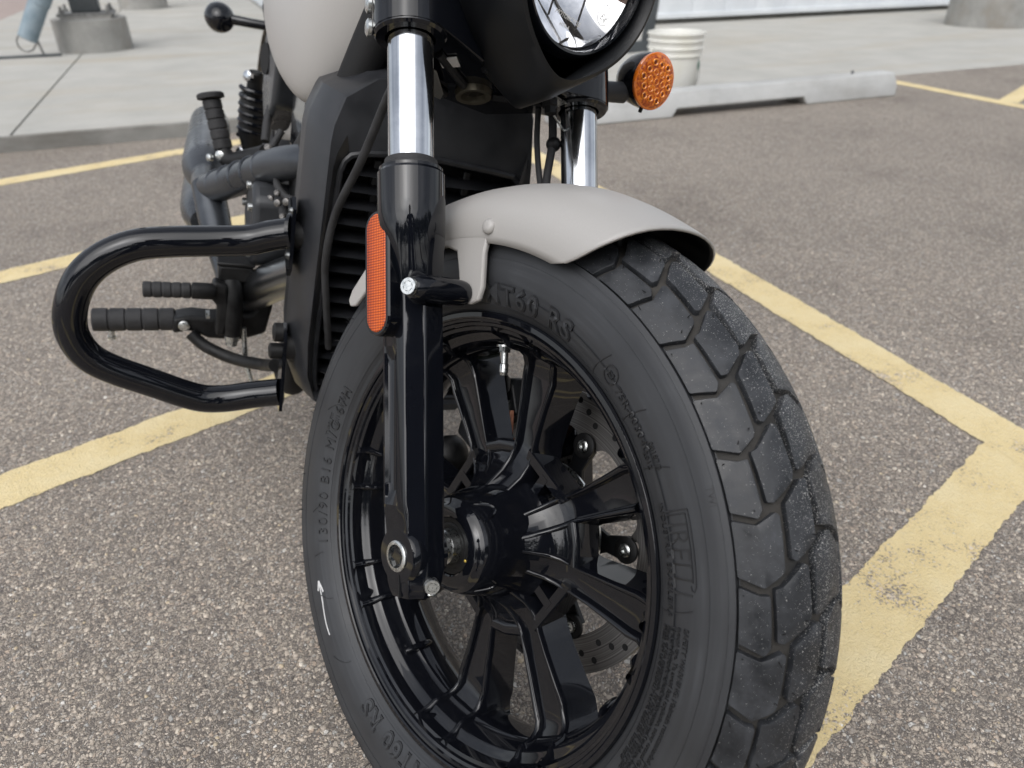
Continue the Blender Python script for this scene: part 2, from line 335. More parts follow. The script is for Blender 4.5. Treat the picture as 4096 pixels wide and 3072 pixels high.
# yellow paint on the same stones, worn off in pits
M['yellow'], mmn, bun = asphalt('worn_yellow_paint', (.135, .117, .104), STONES, (.6, .45, .17))
t, p, N, Lk = nodes(M['yellow']); co = N('ShaderNodeTexCoord')
n1 = N('ShaderNodeTexNoise', Scale=210.0, Detail=5, Roughness=.75); Lk(co.outputs['Object'], n1.inputs['Vector'])
n2 = N('ShaderNodeTexNoise', Scale=7.0, Detail=5, Roughness=.65); Lk(co.outputs['Object'], n2.inputs['Vector'])
av = N('ShaderNodeMath', operation='MULTIPLY_ADD'); av.inputs[1].default_value = 1.1; Lk(n2.outputs['Fac'], av.inputs[0]); Lk(n1.outputs['Fac'], av.inputs[2])
bun.inputs['Strength'].default_value = .45; th = N('ShaderNodeMapRange'); th.inputs[1].default_value = .845; th.inputs[2].default_value = .93; Lk(av.outputs[0], th.inputs[0])
yc = ramp(N, [(.35, (.69, .545, .275)), (.7, (.76, .645, .395))]); Lk(n2.outputs['Fac'], yc.inputs[0])
mx = N('ShaderNodeMix', data_type='RGBA'); Lk(th.outputs[0], mx.inputs[0]); Lk(mmn.outputs[2], mx.inputs[6]); Lk(yc.outputs[0], mx.inputs[7]); Lk(mx.outputs[2], p.inputs['Base Color'])
def concrete(name, c0, c1, stain, scale=3.0, bump=.2):
    mt = mat(name, c0, .82); t, p, N, Lk = nodes(mt); co = N('ShaderNodeTexCoord')
    n1 = N('ShaderNodeTexNoise', Scale=scale, Detail=8, Roughness=.62); Lk(co.outputs['Object'], n1.inputs['Vector'])
    r = ramp(N, [(.3, c0), (.7, c1)]); Lk(n1.outputs['Fac'], r.inputs[0])
    mpx = N('ShaderNodeMapping'); mpx.inputs['Scale'].default_value = (.35, 1.6, 1); Lk(co.outputs['Object'], mpx.inputs[0]); n2 = N('ShaderNodeTexNoise', Scale=scale*.5, Detail=5, Roughness=.7); Lk(mpx.outputs[0], n2.inputs['Vector'])
    r2 = ramp(N, [(.5, g3(0)), (.75, g3(1))]); Lk(n2.outputs['Fac'], r2.inputs[0])
    mx = N('ShaderNodeMix', data_type='RGBA'); Lk(r2.outputs[0], mx.inputs[0]); Lk(r.outputs[0], mx.inputs[6]); mx.inputs[7].default_value = (*stain, 1)
    n3 = N('ShaderNodeTexNoise', Scale=220.0, Detail=3); Lk(co.outputs['Object'], n3.inputs['Vector'])
    r3 = ramp(N, [(.3, g3(.9)), (.65, g3(1.05))]); Lk(n3.outputs['Fac'], r3.inputs[0])
    mm = N('ShaderNodeMix', data_type='RGBA', blend_type='MULTIPLY'); mm.inputs[0].default_value = 1; Lk(mx.outputs[2], mm.inputs[6]); Lk(r3.outputs[0], mm.inputs[7]); Lk(mm.outputs[2], p.inputs['Base Color'])
    b = N('ShaderNodeBump', Strength=bump, Distance=.002); Lk(n3.outputs['Fac'], b.inputs['Height']); Lk(b.outputs[0], p.inputs['Normal'])
    return mt
M['slab'] = concrete('slab_concrete', (.35, .345, .32), (.43, .42, .39), (.37, .335, .275))
M['kerb'] = concrete('kerb_concrete', (.20, .20, .188), (.29, .285, .268), (.13, .118, .10), 7)
M['stop'] = concrete('wheel_stop_concrete', (.40, .405, .40), (.50, .505, .495), (.30, .29, .27), 5, .3)
M['pier'] = concrete('pier_concrete', (.23, .228, .215), (.35, .345, .325), (.24, .215, .18), 6, .4)
M['wallpanel'] = noisy(mat('white_wall_panel', (.66, .69, .71), .5), (.62, .65, .68), (.70, .73, .75), 3, 4)
M['postgrey'] = noisy(mat('post_dark_grey', (.055, .062, .066), .55), (.045, .052, .056), (.07, .078, .083), 6, 5)
M['plategrey'] = noisy(mat('galvanised_plate', (.22, .22, .215), .6, .3), (.14, .14, .135), (.30, .30, .29), 25, 6)
M['bluetube'] = noisy(mat('blue_grey_sleeve', (.20, .265, .31), .6), (.16, .22, .26), (.27, .33, .37), 9, 5)
M['bucket'] = noisy(mat('bucket_plastic', (.72, .71, .66), .35), (.68, .67, .60), (.76, .755, .72), 6, 4)
M['green'] = mat('green_print', (.01, .17, .10), .5)
M['wire'] = mat('bail_wire', (.30, .29, .27), .45, .8)
M['redlot'] = concrete('far_lot_paving', (.30, .24, .215), (.36, .29, .26), (.27, .22, .20), 3)
M['pebble'] = mat('loose_pebble', (.3, .26, .22), .7)

# ------------------------------------------------------------------ setting: lot, slab, markings
def sheet(name, poly, z, m_, label=None):
    g = G(); g.add([(x, y, z) for x, y in poly], [tuple(range(len(poly)))]); o = obj(name, g, m_, smooth=0); o['kind'] = 'structure'; return o
sheet('asphalt_lot', [(-90, -120), (120, -120), (120, 120), (-90, 120)], 0, M['asphalt'])
def ragged(a, b, wd, seed, z=.0016):
    # a painted line with slightly uneven edges
    rnd = random.Random(seed); a = Vector((*a, 0)); b = Vector((*b, 0)); d = b-a; ln = d.length; d.normalize(); nr = Vector((-d.y, d.x, 0))
    n = max(2, int(ln/.006)); up = []; dn = []
    w1 = w2 = 0
    for i in range(n+1):
        c = a+d*(ln*i/n); w1 = w1*.62+rnd.uniform(-.0022, .0022); w2 = w2*.62+rnd.uniform(-.0022, .0022)
        up.append(c+nr*(wd/2+w1)); dn.append(c-nr*(wd/2+w2))
    vs = [(q.x, q.y, z) for q in up]+[(q.x, q.y, z) for q in dn]; k = n+1
    g = G(); g.add(vs, [(i, i+1, k+i+1, k+i) for i in range(n)]); return g
def paint(name, a, b, wd, seed, z=.0016):
    o = obj(name, ragged(a, b, wd, seed, z), M['yellow'], smooth=0); o['kind'] = 'structure'; return o
paint('painted_stall_line', (1.262, -3.0), (1.262, 3.75), .105, 1, .0018)
SL = .366
for k, y0 in enumerate((-.99, .205, 1.405, 2.565, 3.745)):
    x0 = -2.4; x1 = 1.25
    if k == 4: x1 = .55
    paint('painted_hatch_line', (x0, y0+SL*x0), (x1, y0+SL*x1), .106, 10+k, .0012+.00005*k)
paint('painted_stall_line', (4.135, -2.0), (4.135, 3.85), .105, 31, .0018)
for k, y0 in enumerate((.6, 1.8, 3.02)):
    paint('painted_hatch_line', (4.19, y0), (7.5, y0+3.31*.5), .106, 40+k, .0012+.00005*k)


# exposed stones standing a little proud of the binder close to the camera
pm_ = mat('exposed_pebble', (.4, .35, .3), .6); t, p, N, Lk = nodes(pm_); ge = N('ShaderNodeNewGeometry')
r = ramp(N, [(0, (.20, .178, .16)), (.16, (.33, .29, .25)), (.36, (.48, .41, .34)), (.54, (.58, .50, .41)), (.72, (.62, .55, .46)), (.82, (.50, .39, .30)), (.88, (.42, .41, .39)), (.96, (.56, .45, .30)), (1, (.76, .73, .68))]); Lk(ge.outputs['Random Per Island'], r.inputs[0])
co = N('ShaderNodeTexCoord'); n1 = N('ShaderNodeTexNoise', Scale=380.0, Detail=4); Lk(co.outputs['Object'], n1.inputs['Vector']); r2 = ramp(N, [(.3, g3(.78)), (.7, g3(1.12))]); Lk(n1.outputs['Fac'], r2.inputs[0])
mm = N('ShaderNodeMix', data_type='RGBA', blend_type='MULTIPLY'); mm.inputs[0].default_value = 1; Lk(r.outputs[0], mm.inputs[6]); Lk(r2.outputs[0], mm.inputs[7]); Lk(mm.outputs[2], p.inputs['Base Color'])
rng = np.random.default_rng(5); NP = 76000
rr = .22+np.sqrt(rng.random(NP))*2.05; aa = np.radians(68.9)+np.radians(rng.uniform(-52, 52, NP)); X = rr*np.cos(aa); Y = rr*np.sin(aa)
keep = (np.abs(X-1.262) > .060)
for y0 in (-.99, .205, 1.405, 2.565): keep &= ~((np.abs(Y-(y0+SL*X))/math.sqrt(1+SL*SL) < .060) & (X < 1.26))
keep &= rng.random(NP) < np.clip(1.25-rr*.42, .12, 1)
X = X[keep]; Y = Y[keep]; n_ = len(X)
sz = np.clip(rng.lognormal(math.log(.00185), .38, n_), .0009, .0052); asp = rng.uniform(.6, 1.0, n_); rot = rng.uniform(0, math.pi, n_); hh = sz*rng.uniform(.28, .5, n_)
seg = 7; ang = np.arange(seg)*2*math.pi/seg
V_ = np.zeros((n_, 2*seg+1, 3))
jit = rng.uniform(.82, 1.15, (n_, seg))
for lv, (kr, kz) in enumerate(((1.0, -.35), (.74, .72))):
    lx = kr*sz[:, None]*jit*np.cos(ang); ly = kr*(sz*asp)[:, None]*jit*np.sin(ang)
    V_[:, lv*seg:(lv+1)*seg, 0] = X[:, None]+lx*np.cos(rot)[:, None]-ly*np.sin(rot)[:, None]
    V_[:, lv*seg:(lv+1)*seg, 1] = Y[:, None]+lx*np.sin(rot)[:, None]+ly*np.cos(rot)[:, None]
    V_[:, lv*seg:(lv+1)*seg, 2] = (kz*hh)[:, None]
V_[:, 2*seg, 0] = X; V_[:, 2*seg, 1] = Y; V_[:, 2*seg, 2] = hh
base = (np.arange(n_)*(2*seg+1))[:, None, None]
q4 = np.array([[k, (k+1) % seg, seg+(k+1) % seg, seg+k] for k in range(seg)]); q3 = np.array([[seg+k, seg+(k+1) % seg, 2*seg] for k in range(seg)])
lv4 = (base+q4[None]).reshape(-1, 4); lv3 = (base+q3[None]).reshape(-1, 3)
me = bpy.data.meshes.new('exposed_stones'); me.vertices.add(n_*(2*seg+1)); me.vertices.foreach_set('co', V_.reshape(-1))
me.loops.add(lv4.size+lv3.size); me.loops.foreach_set('vertex_index', np.concatenate([lv4.reshape(-1), lv3.reshape(-1)]).astype(np.int32))
me.polygons.add(len(lv4)+len(lv3)); me.polygons.foreach_set('loop_start', np.concatenate([np.arange(len(lv4))*4, lv4.size+np.arange(len(lv3))*3]).astype(np.int32))
me.polygons.foreach_set('use_smooth', [True]*(len(lv4)+len(lv3))); me.update(calc_edges=True); me.validate(); me.materials.append(pm_)
po_ = bpy.data.objects.new('exposed_stones', me); COL.objects.link(po_); tag(po_, 'pale rounded stones showing through the worn asphalt', 'stones', kind='stuff')

# concrete slab with a step that runs out to nothing towards the right
KY = 3.985
def ztop(x):
    return .075 if x < .9 else max(.006, .075-(x-.9)*.03)
slab_root = None
def slab_piece(x0, x1, n):
    g = G(); xs = [x0+(x1-x0)*i/n for i in range(n+1)]
    prof = lambda x: [(x, KY+.002, -.05), (x, KY, ztop(x)-.012 if ztop(x) > .03 else 0.0), (x, KY+.004, ztop(x)-.004), (x, KY+.014, ztop(x)), (x, 60, ztop(x)), (x, 60, -.05)]
    g.rings([prof(x) for x in xs]); return g
s0 = obj('concrete_slab', slab_piece(-.872, 40, 40), M['slab'], smooth=30); s0['kind'] = 'structure'
obj('slab_panel', slab_piece(-2.08, -.884, 6), M['slab'], s0, WF, smooth=30)
# kerb face (weathered, 2 mm proud of the slab edge)
g = G(); xs = [-2.08+i*.15 for i in range(22)]
g.rings([[(x, KY-.003, -.02), (x, KY-.003, ztop(x)-.010), (x, KY+.003, ztop(x)-.003), (x, KY+.003, -.02)] for x in xs if x < 1.1]); k0 = obj('kerb', g, M['kerb'], smooth=30); k0['kind'] = 'structure'
sheet('far_paving', [(-40, 4.2), (-2.1, 4.2), (-2.1, 90), (-40, 90)], .01, M['redlot'])

# ------------------------------------------------------------------ background things
# precast wheel stop
t_ = thing('wheel_stop', 'pale grey precast concrete wheel stop lying in front of the white bucket', 'wheel stop', (2.675, 3.5, 0))
def stop_sec(x, z0, y0=3.415, y1=3.60, h=.125):
    return [(x, y0, z0), (x, y0+.006, .06), (x, y0+.038, h-.006), (x, y0+.05, h), (x, y1-.05, h), (x, y1-.038, h-.006), (x, y1-.006, .06), (x, y1, z0)]
g = G(); secs = [(1.58, .0), (1.592, .0), (2.235, .0), (2.262, .042), (3.085, .042), (3.115, .0), (3.755, .0), (3.77, .0)]
rs = []
for i, (x, z0) in enumerate(secs):
    s_ = stop_sec(x, z0)
    if i in (0, len(secs)-1): s_ = [(q[0], 3.5075+(q[1]-3.5075)*.93, q[2]*.93) for q in s_]
    rs.append(s_)
g.rings(rs); obj('concrete_block', g, M['stop'], t_, WF, smooth=30, bevel=.006)
for x in (1.93, 3.50):
    g = G(); g.stack((x, 3.52, .10), (0, 0, 1), [(0, .008), (.038, .008), (.042, .005)], 10); obj('steel_pin', g, M['darksteel'], t_, WF)

# white plastic bucket
bx, by = 2.455, 3.79
t_ = thing('bucket', 'white plastic bucket with wire handle standing behind the wheel stop', 'bucket', (bx, by, 0))
g = G(); prof = [(.0, .001), (.0, .126), (.008, .131), (.25, .143), (.252, .150), (.258, .151), (.262, .145), (.285, .146), (.288, .153), (.294, .154), (.298, .147), (.322, .148), (.325, .155), (.331, .156), (.335, .149), (.356, .150), (.358, .158), (.368, .158), (.370, .150), (.362, .146), (.010, .127), (.008, .001)]
g.stack((bx, by, 0), (0, 0, 1), prof, 48, cap=True); obj('shell', g, M['bucket'], t_, WF, smooth=35)
g = G(); pts = []
for i in range(25):
    a = math.pi*i/24; pts.append((bx-.155*math.cos(a)*1.0-.01, by-.153*math.sin(a)*.75-.035*math.sin(a), .275-.20*math.sin(a)))
g.tube(pts, .0022, 8); obj('handle', g, M['wire'], t_, WF)
for s_ in (-1, 1):
    g = G(); g.stack((bx+s_*.145, by, .275), (s_, 0, 0), [(0, .014), (.012, .014), (.015, .010)], 14); obj('handle_lug', g, M['bucket'], t_, WF)
g = G()
for i in range(7):
    a0 = rad(-56+i*1.6); r_ = .1425
    hgt = (.012, .018, .028, .030, .026, .020, .010)[i]
    zc = (.206, .207, .206, .205, .207, .206, .206)[i]
    a1 = a0+rad(1.65)
    g.add([(bx+r_*math.cos(a0), by+r_*math.sin(a0), zc-hgt), (bx+r_*math.cos(a1), by+r_*math.sin(a1), zc-hgt), (bx+r_*math.cos(a1), by+r_*math.sin(a1), zc+hgt), (bx+r_*math.cos(a0), by+r_*math.sin(a0), zc+hgt)], [(0, 1, 2, 3)])
obj('printed_mark', g, M['green'], t_, WF, smooth=0)

# concrete piers with steel posts
def pier(cx, cy, r, h, label, post):
    t_ = thing('concrete_pier', label, 'pier', (cx, cy, ztop(cx)), 'round concrete piers under the building posts')
    z0 = ztop(cx)-.02; g = G()
    g.stack((cx, cy, z0), (0, 0, 1), [(0, r), (h*.5, r*.998), (h*.985, r*.992), (h, r*.965)], 56); obj('concrete_drum', g, M['pier'], t_, WF, smooth=35)
    zt = z0+h
    g = G(); g.box((cx, cy, zt+.008), (.36, .36, .024)); obj('grout_pad', g, M['pier'], t_, WF, bevel=.004)
    g = G(); g.box((cx, cy, zt+.03), (.40, .34, .022)); bp = obj('base_plate', g, M['plategrey'], t_, WF, bevel=.003)
    for sx in (-1, 1):
        for sy in (-1, 1):
            g = G(); g.stack((cx+sx*.165, cy+sy*.13, zt+.03), (0, 0, 1), [(0, .022), (.03, .022), (.031, .012), (.06, .012)], 6); obj('anchor_bolt', g, M['plategrey'], bp, WF, smooth=20)
    if post:
        g = G(); g.box((cx, cy, zt+1.64), (.20, .20, 3.2)); obj('post', g, M['postgrey'], t_, WF, bevel=.01)
pier(-.79, 7.27, .275, .255, 'concrete pier with grey steel post beside the leaning blue-grey sleeve', True)
pier(-.60, 11.95, .30, .29, 'concrete pier farthest back, behind the pier with the blue-grey sleeve', True)
pier(7.72, 6.05, .42, .60, 'wide concrete pier at the right edge in front of the white wall', True)

# blue-grey sleeve propped against the pier, with a wire loop and a thin prop on a dark bar
t_ = thing('leaning_sleeve', 'blue-grey tube leaning by the concrete pier, wire loop at its lower end', 'sleeve', (-1.2, 6.95, .075))
a = Vector((-1.205, 6.95, .205)); b = Vector((-.66, 6.93, 1.06)); dd = (b-a).normalized()
g = G(); g.stack(a, dd, [(0, .062), (.004, .066), (.27, .068), (.275, .074), (.80, .076), (1.0, .074)], 28); obj('sleeve', g, M['bluetube'], t_, WF)
g = G(); g.stack(a+dd*.001, -dd, [(0, .055), (.004, .053)], 24); obj('end_cap', g, M['white_label'], t_, WF)
side = Vector((0, -1, 0)).cross(dd).normalized()
g = G(); g.tube([a+side*.058, a+side*.056-dd*.05, a+side*.03-dd*.085, a-dd*.095, a-side*.03-dd*.085, a-side*.056-dd*.05, a-side*.058], .006, 10, 6); obj('wire_loop', g, M['plategrey'], t_, WF)
g = G(); g.cyl((-1.128, 6.95, .092), (-1.15, 6.95, .225), .009, seg=10); obj('prop_rod', g, M['plategrey'], t_, WF)
g = G(); g.box((-1.42, 6.95, .084), (.82, .032, .018)); obj('ground_bar', g, M['postgrey'], t_, WF, bevel=.003)

# building: white panel walls, two faces that meet behind the tank
t_ = thing('building', 'white metal-panel building beyond the slab, top right behind the bucket', 'building', (6, 9, .03))
def wall_strip(name, x0, x1, y, zb, n, pw):
    for i in range(n):
        xa = x0+i*pw; g = G()
        pr = [(xa, y), (xa+pw*.12, y), (xa+pw*.16, y-.004), (xa+pw*.50, y-.004), (xa+pw*.54, y), (xa+pw-.004, y), (xa+pw-.004, y+.08), (xa, y+.08)]
        g.rings([[(q[0], q[1], zb) for q in pr], [(q[0], q[1], 4.2) for q in pr]]); obj(name, g, M['wallpanel'], t_, WF, smooth=20)
wall_strip('wall_panel', .9, 0, 7.62, .10, 34, .42)
for i in range(24):
    g = G(); g.box((.86, 7.8+i*.42, 2.15), (.06, .414, 4.1)); obj('side_panel', g, M['wallpanel'], t_, WF, bevel=.004)
g = G(); g.box((8.0, 7.62, .085), (14.3, .05, .05)); obj('base_flashing', g, M['wallpanel'], t_, WF, bevel=.004)
g = G(); g.box((8.0, 7.75, .03), (14.2, .12, .08)); obj('footing', g, M['kerb'], t_, WF)
g = G(); g.box((8.0, 8.0, 4.25), (15, 1.0, .12)); obj('eave', g, M['wallpanel'], t_, WF, bevel=.01)

# dark steel sled frame behind the headlight
t_ = thing('steel_stand', 'dark steel stand with upright and foot bar beside the white bucket', 'stand', (3.42, 5.75, .03))
for nm, a, b in (('upright', (3.46, 5.78, .04), (3.60, 5.82, 1.25)), ('foot', (3.10, 5.72, .045), (3.50, 5.78, .045)), ('upright', (3.12, 5.74, .04), (3.25, 5.78, 1.25)), ('crossbar', (3.25, 5.78, 1.25), (3.60, 5.82, 1.25))):
    a = Vector(a); b = Vector(b); d = (b-a); q = Vector((0, 0, 1)).rotation_difference(d.normalized()).to_matrix()
    g = G(); g.box((a+b)/2, (.085, .05, d.length), q); obj(nm, g, M['postgrey'], t_, WF, bevel=.003)

# ------------------------------------------------------------------ the motorcycle
moto = thing('motorcycle', 'black motorcycle with warm grey fender and tank, leaning on its side stand', 'motorcycle', (0.30, 0.40, 0))

# ---- front tyre
R0, RC = .256, .0665
TH = lambda d: rad(d)
def tpt(th, ph, h=0):
    r = R0+(RC+h)*math.cos(ph); return ((RC+h)*math.sin(ph), r*math.cos(th), r*math.sin(th))
side_pts = []
for ph in range(66, 112, 4):
    side_pts.append((RC*math.sin(rad(ph)), R0+RC*math.cos(rad(ph))))
side_pts = [(x+(.0014 if r > .2725 else (.0006 if r > .268 else 0)), r) for x, r in side_pts]
lower = [(.0652, .2385), (.0638, .2345), (.0612, .2290), (.0588, .2250), (.0566, .2226), (.0552, .2218), (.0545, .2208), (.0525, .2190), (.0495, .2160), (.046, .211)]
carc = [((RC-.0062)*math.sin(rad(p)), R0+(RC-.0062)*math.cos(rad(p))) for p in range(0, 66, 5)]
half = carc+side_pts+lower
prof = [(-x, r) for x, r in reversed(half[1:])]+half
g = G(); g.lathe(prof, 200); tyre = obj('front_tyre', g, M['tyre'], moto, FF, smooth=50)
# a darker floor for the tread grooves
g = G(); g.lathe([((RC-.0057)*math.sin(rad(p)), R0+(RC-.0057)*math.cos(rad(p))) for p in range(-64, 65, 4)], 160); obj('groove_floor', g, M['groove'], tyre, FF)
PER = 360/21
BLK = {
 'SL': [(0, 65), (-.9, 51.7), (.4, 40.0), (.1, 38), (-6.4, 39), (-7.0, 40.4), (-8.6, 51), (-7.2, 65)],
 'SS': [(-8.7, 64.8), (-9.7, 53.9), (-9.7, 48.2), (-16.1, 47.2), (-17.1, 50.2), (-15.9, 64.6)],
 'M1': [(3.9, 18.2), (3.8, 14.3), (-3.3, 15.9), (-5.5, 31), (-5.2, 33.3), (1.3, 32.4)],
 'M2': [(-8.7, 40.6), (-6, 26.5), (-6.3, 23.9), (-12.1, 22.8), (-13.2, 25), (-15.4, 39.6), (-15.3, 43), (-8.9, 44.6)],
 'C1': [(-4.8, 16.8), (-2.7, 4.5), (-2.7, .7), (-4.6, -8.8), (-10.3, -8.2), (-10.6, 4.4), (-12, 16.3), (-12, 19.0)]}
def block_mesh(name, poly, sgn):
    c = (sum(q[0] for q in poly)/len(poly), sum(q[1] for q in poly)/len(poly))
    # work in millimetre-like units so that offsets are even
    to = lambda q: Vector((q[0]*5.5, q[1]*1.16, 0)); back = lambda v: (v.x/5.5, v.y/1.16)
    P = [to(q) for q in poly]; C_ = to(c); n = len(P)
    # rounded corners, edges split
    O_ = []
    for i in range(n):
        a, b, d = P[i-1], P[i], P[(i+1) % n]
        u = (a-b); v = (d-b); k = min(.9, u.length*.3, v.length*.3)
        p1 = b+u.normalized()*k; p2 = b+v.normalized()*k
        O_ += [p1, p1*.25+b*.5+p2*.25, p2]
        e = P[(i+1) % n]; nx = P[(i+2) % n]
        k2 = min(.9, v.length*.3)
        q1 = e-v.normalized()*k2
        for s_ in (1/3, 2/3): O_.append(p2*(1-s_)+q1*s_)
    grow = .55
    def off(dist):
        dist = dist-grow
        out = []; m_ = len(O_)
        for i in range(m_):
            tdir = (O_[(i+1) % m_]-O_[i-1]); tdir.normalize(); nr = Vector((-tdir.y, tdir.x, 0))
            if nr.dot(C_-O_[i]) < 0: nr = -nr
            out.append(O_[i]+nr*dist)
        return out
    rings = []
    for dist, h in ((-.35, -.0066), (0, -.0004), (.15, -.0001), (.35, 0)):
        rings.append([tpt(rad(back(q)[0]), sgn*rad(back(q)[1]), h) for q in off(dist)])
    g = G(); g.rings(rings, caps=False)
    base = off(.35); mid = [C_+(q-C_)*.55 for q in base]
    b = len(g.v); g.v += [tpt(rad(back(q)[0]), sgn*rad(back(q)[1]), 0) for q in mid]; k = len(base)
    for i in range(k): g.f.append((b-k+i, b-k+(i+1) % k, b+(i+1) % k, b+i))
    g.v.append(tpt(rad(back(C_)[0]), sgn*rad(back(C_)[1]), .0))
    for i in range(k): g.f.append((b+i, b+(i+1) % k, b+k))
    me = g.mesh(name, 28); me.materials.append(M['tread']); return me
rotx = lambda d: Matrix.Rotation(rad(d), 4, 'X')
for key, poly in BLK.items():
    for sgn, sh in ((1, 0), (-1, PER/2)):
        me = block_mesh('tread_block', poly, sgn)
        for k in range(21):
            obj('tread_block', me, None, tyre, FF, local=rotx(27.1+sh+k*PER))
# moulding hairs left on the tread
g = G(); rnd = random.Random(3)
for k in range(21):
    for key, poly in BLK.items():
        if key == 'C1': continue
        cxy = (sum(q[0] for q in poly)/len(poly), sum(q[1] for q in poly)/len(poly))
        for q in poly[::2]:
            if rnd.random() < .55:
                u = (cxy[0]+(q[0]-cxy[0])*.78, cxy[1]+(q[1]-cxy[1])*.78); th = rad(27.1+k*PER+u[0]); ph = rad(u[1])
                a = Vector(tpt(th, ph, -.0005)); b = Vector(tpt(th+rnd.uniform(-.006, .006), ph+rnd.uniform(-.03, .03), rnd.uniform(.002, .0045)))
                g.cyl(a, b, .00042, .0003, 5)
for k in range(34):
    th = rad(rnd.uniform(105, 262)); ph = rad(rnd.uniform(45, 75)); a = Vector(tpt(th, ph, -.001)); b = Vector(tpt(th+rnd.uniform(-.01, .01), ph, rnd.uniform(.004, .009))); g.cyl(a, b, .0005, .0003, 5)
hv = obj('moulding_hairs', g, M['deep'], tyre, FF); hv['kind'] = 'stuff'

# sidewall: height of the surface at radius r
_sr = np.array([r for x, r in (side_pts+lower)][::-1]); _sx = np.array([x for x, r in (side_pts+lower)][::-1])
def swx(r): return float(np.interp(r, _sr, _sx))
def swp(r, th, h=0): return (swx(r)+h, r*math.cos(th), r*math.sin(th))
dg = None
def text_mesh(body, size, extrude, offset=0.0, spacing=1.0):
    cu = bpy.data.curves.new('lettering', 'FONT'); cu.body = body; cu.size = size; cu.extrude = extrude; cu.resolution_u = 3; cu.space_character = spacing; cu.offset = offset
    o = bpy.data.objects.new('lettering_tmp', cu); COL.objects.link(o)
    d = bpy.context.evaluated_depsgraph_get(); d.update(); me = bpy.data.meshes.new_from_object(o.evaluated_get(d)); bpy.data.objects.remove(o); bpy.data.curves.remove(cu)
    return me
def side_text(body, size, th0, r0, hgt=.0006, m_=None, spacing=1.0, wide=1.0, offset=0.0, name='raised_lettering', lift=0.0):
    # text runs clockwise round the sidewall, tops outwards; th0 = angle (deg) of its first letter, r0 = baseline radius
    me = text_mesh(body, size, hgt, offset, spacing)
    for v in me.vertices:
        r = r0+v.co.y; th = rad(th0)-v.co.x*wide/(r0+size*.35); q = swp(r, th, v.co.z+lift); v.co = q
    me.materials.append(m_ or M['tyre'])
    return obj(name, me, None, tyre, FF)
M['letters'] = noisy(mat('moulded_letters', (.02, .021, .023), .35), (.011, .0115, .013), (.026, .027, .030), 1500, 2, .5, 1800, (.32, .45), dist=.0005)  # same rubber made darker: shading of the raised relief put into its colour
for s_ in (0, 180):
    side_text('MT60 RS', .0235, 78.8-s_, .2275, .0013, M['letters'], 1.22, 1.09, .0013)
    side_text('MT60 RS', .0235, 78.8-s_, .2275, .0017, M['tyre'], 1.22, 1.09, .0001, lift=.0002)
side_text('130/90 B16 M/C 67H', .0155, 187, .2275, .0012, M['letters'], 1.25, 1.15)
side_text('75R-003040', .0095, 36.2, .2335, .0010, M['letters'], 1.1, 1.05)
side_text('E3', .0075, 39.7, .2365, .0010, M['letters'])
g = G()
for i in range(28):
    a0 = 2*math.pi*i/28; a1 = 2*math.pi*(i+1)/28
    P_ = []
    for rr, h in ((.0068, 0), (.0068, .0007), (.0078, .0007), (.0078, 0)):
        for a in (a0, a1): P_.append(swp(.239+rr*math.sin(a), rad(38.9)+rr*math.cos(a)/.239, h))
    g.add(P_, [(0, 1, 3, 2), (2, 3, 5, 4), (4, 5, 7, 6)])
obj('approval_ring', g, M['letters'], tyre, FF)
side_text('00187/3', .0068, 24.6, .2395, .0010, M['letters'], 1.0, .95); side_text('2012', .0068, 23.6, .232, .0010, M['letters'])
side_text('INDUSTRIA BRASILEIRA', .0072, 14.3, .2315, .0010, M['letters'], 1.05, 1.02)
side_text('IRELLI', .0235, 10.9, .2375, .0004, M['letters'], 1.02, .84, -.0002)
side_text('SAFETY WARNING: Maintain recommended pressure', .0058, -6.0, .2475, .0010, M['letters'])
side_text('mount tire. To avoid fatal explosion, never exceed 40 psi', .0052, -6.2, .2420, .0010, M['letters'])
side_text('Underinflation/overloading can cause sudden failure. Inspect', .0052, -6.4, .2370, .0010, M['letters'])
side_text('Kinds of the motorcycle. FIT REPLACEMENT TIRES BY SIZE', .0050, -6.6, .2325, .0010, M['letters'])
side_text('PRESS RIM LINE EQUALLY 0.4 KG GREATER THAN THESE', .0046, -6.8, .2285, .0010, M['letters'])
side_text('TWI', .0075, 15.2, .2735, .0005, M['letters'])
side_text('TUBELESS', .0068, 156, .2385, .0005, M['letters']); side_text('00111 - 10000007', .0068, 152, .2300, .0005, M['letters'])
# the long P that roofs the maker's word
def ridge(pts, wd=.0012, h=.0007, name='raised_line', m_=None):
    g = G(); P_ = []
    for i, (r, th) in enumerate(pts):
        r2, t2 = pts[min(i+1, len(pts)-1)]; r1, t1 = pts[max(i-1, 0)]
        d = Vector(((r2-r1), (t2-t1)*.24)).normalized() if (r2 != r1 or t2 != t1) else Vector((1, 0)); nx, ny = -d.y, d.x
        P_.append([swp(r+nx*wd*s_/2, th+ny*wd*s_/2/.24, hh) for s_, hh in ((-1, -.0004), (-.6, h), (.6, h), (1, -.0004))])
    g.rings(P_, closed=False, caps=False); return obj(name, g, m_ or M['letters'], tyre, FF)
ridge([(.2372, rad(12.6)), (.2565, rad(12.6))]); ridge([(.2372, rad(12.0)), (.2540, rad(12.0))])
ridge([(.2565, rad(12.6-i*.38)) for i in range(32)]+[(.2550, rad(.0)), (.2530, rad(.2)), (.2525, rad(.9))]); ridge([(.2540, rad(12-i*.38)) for i in range(29)])
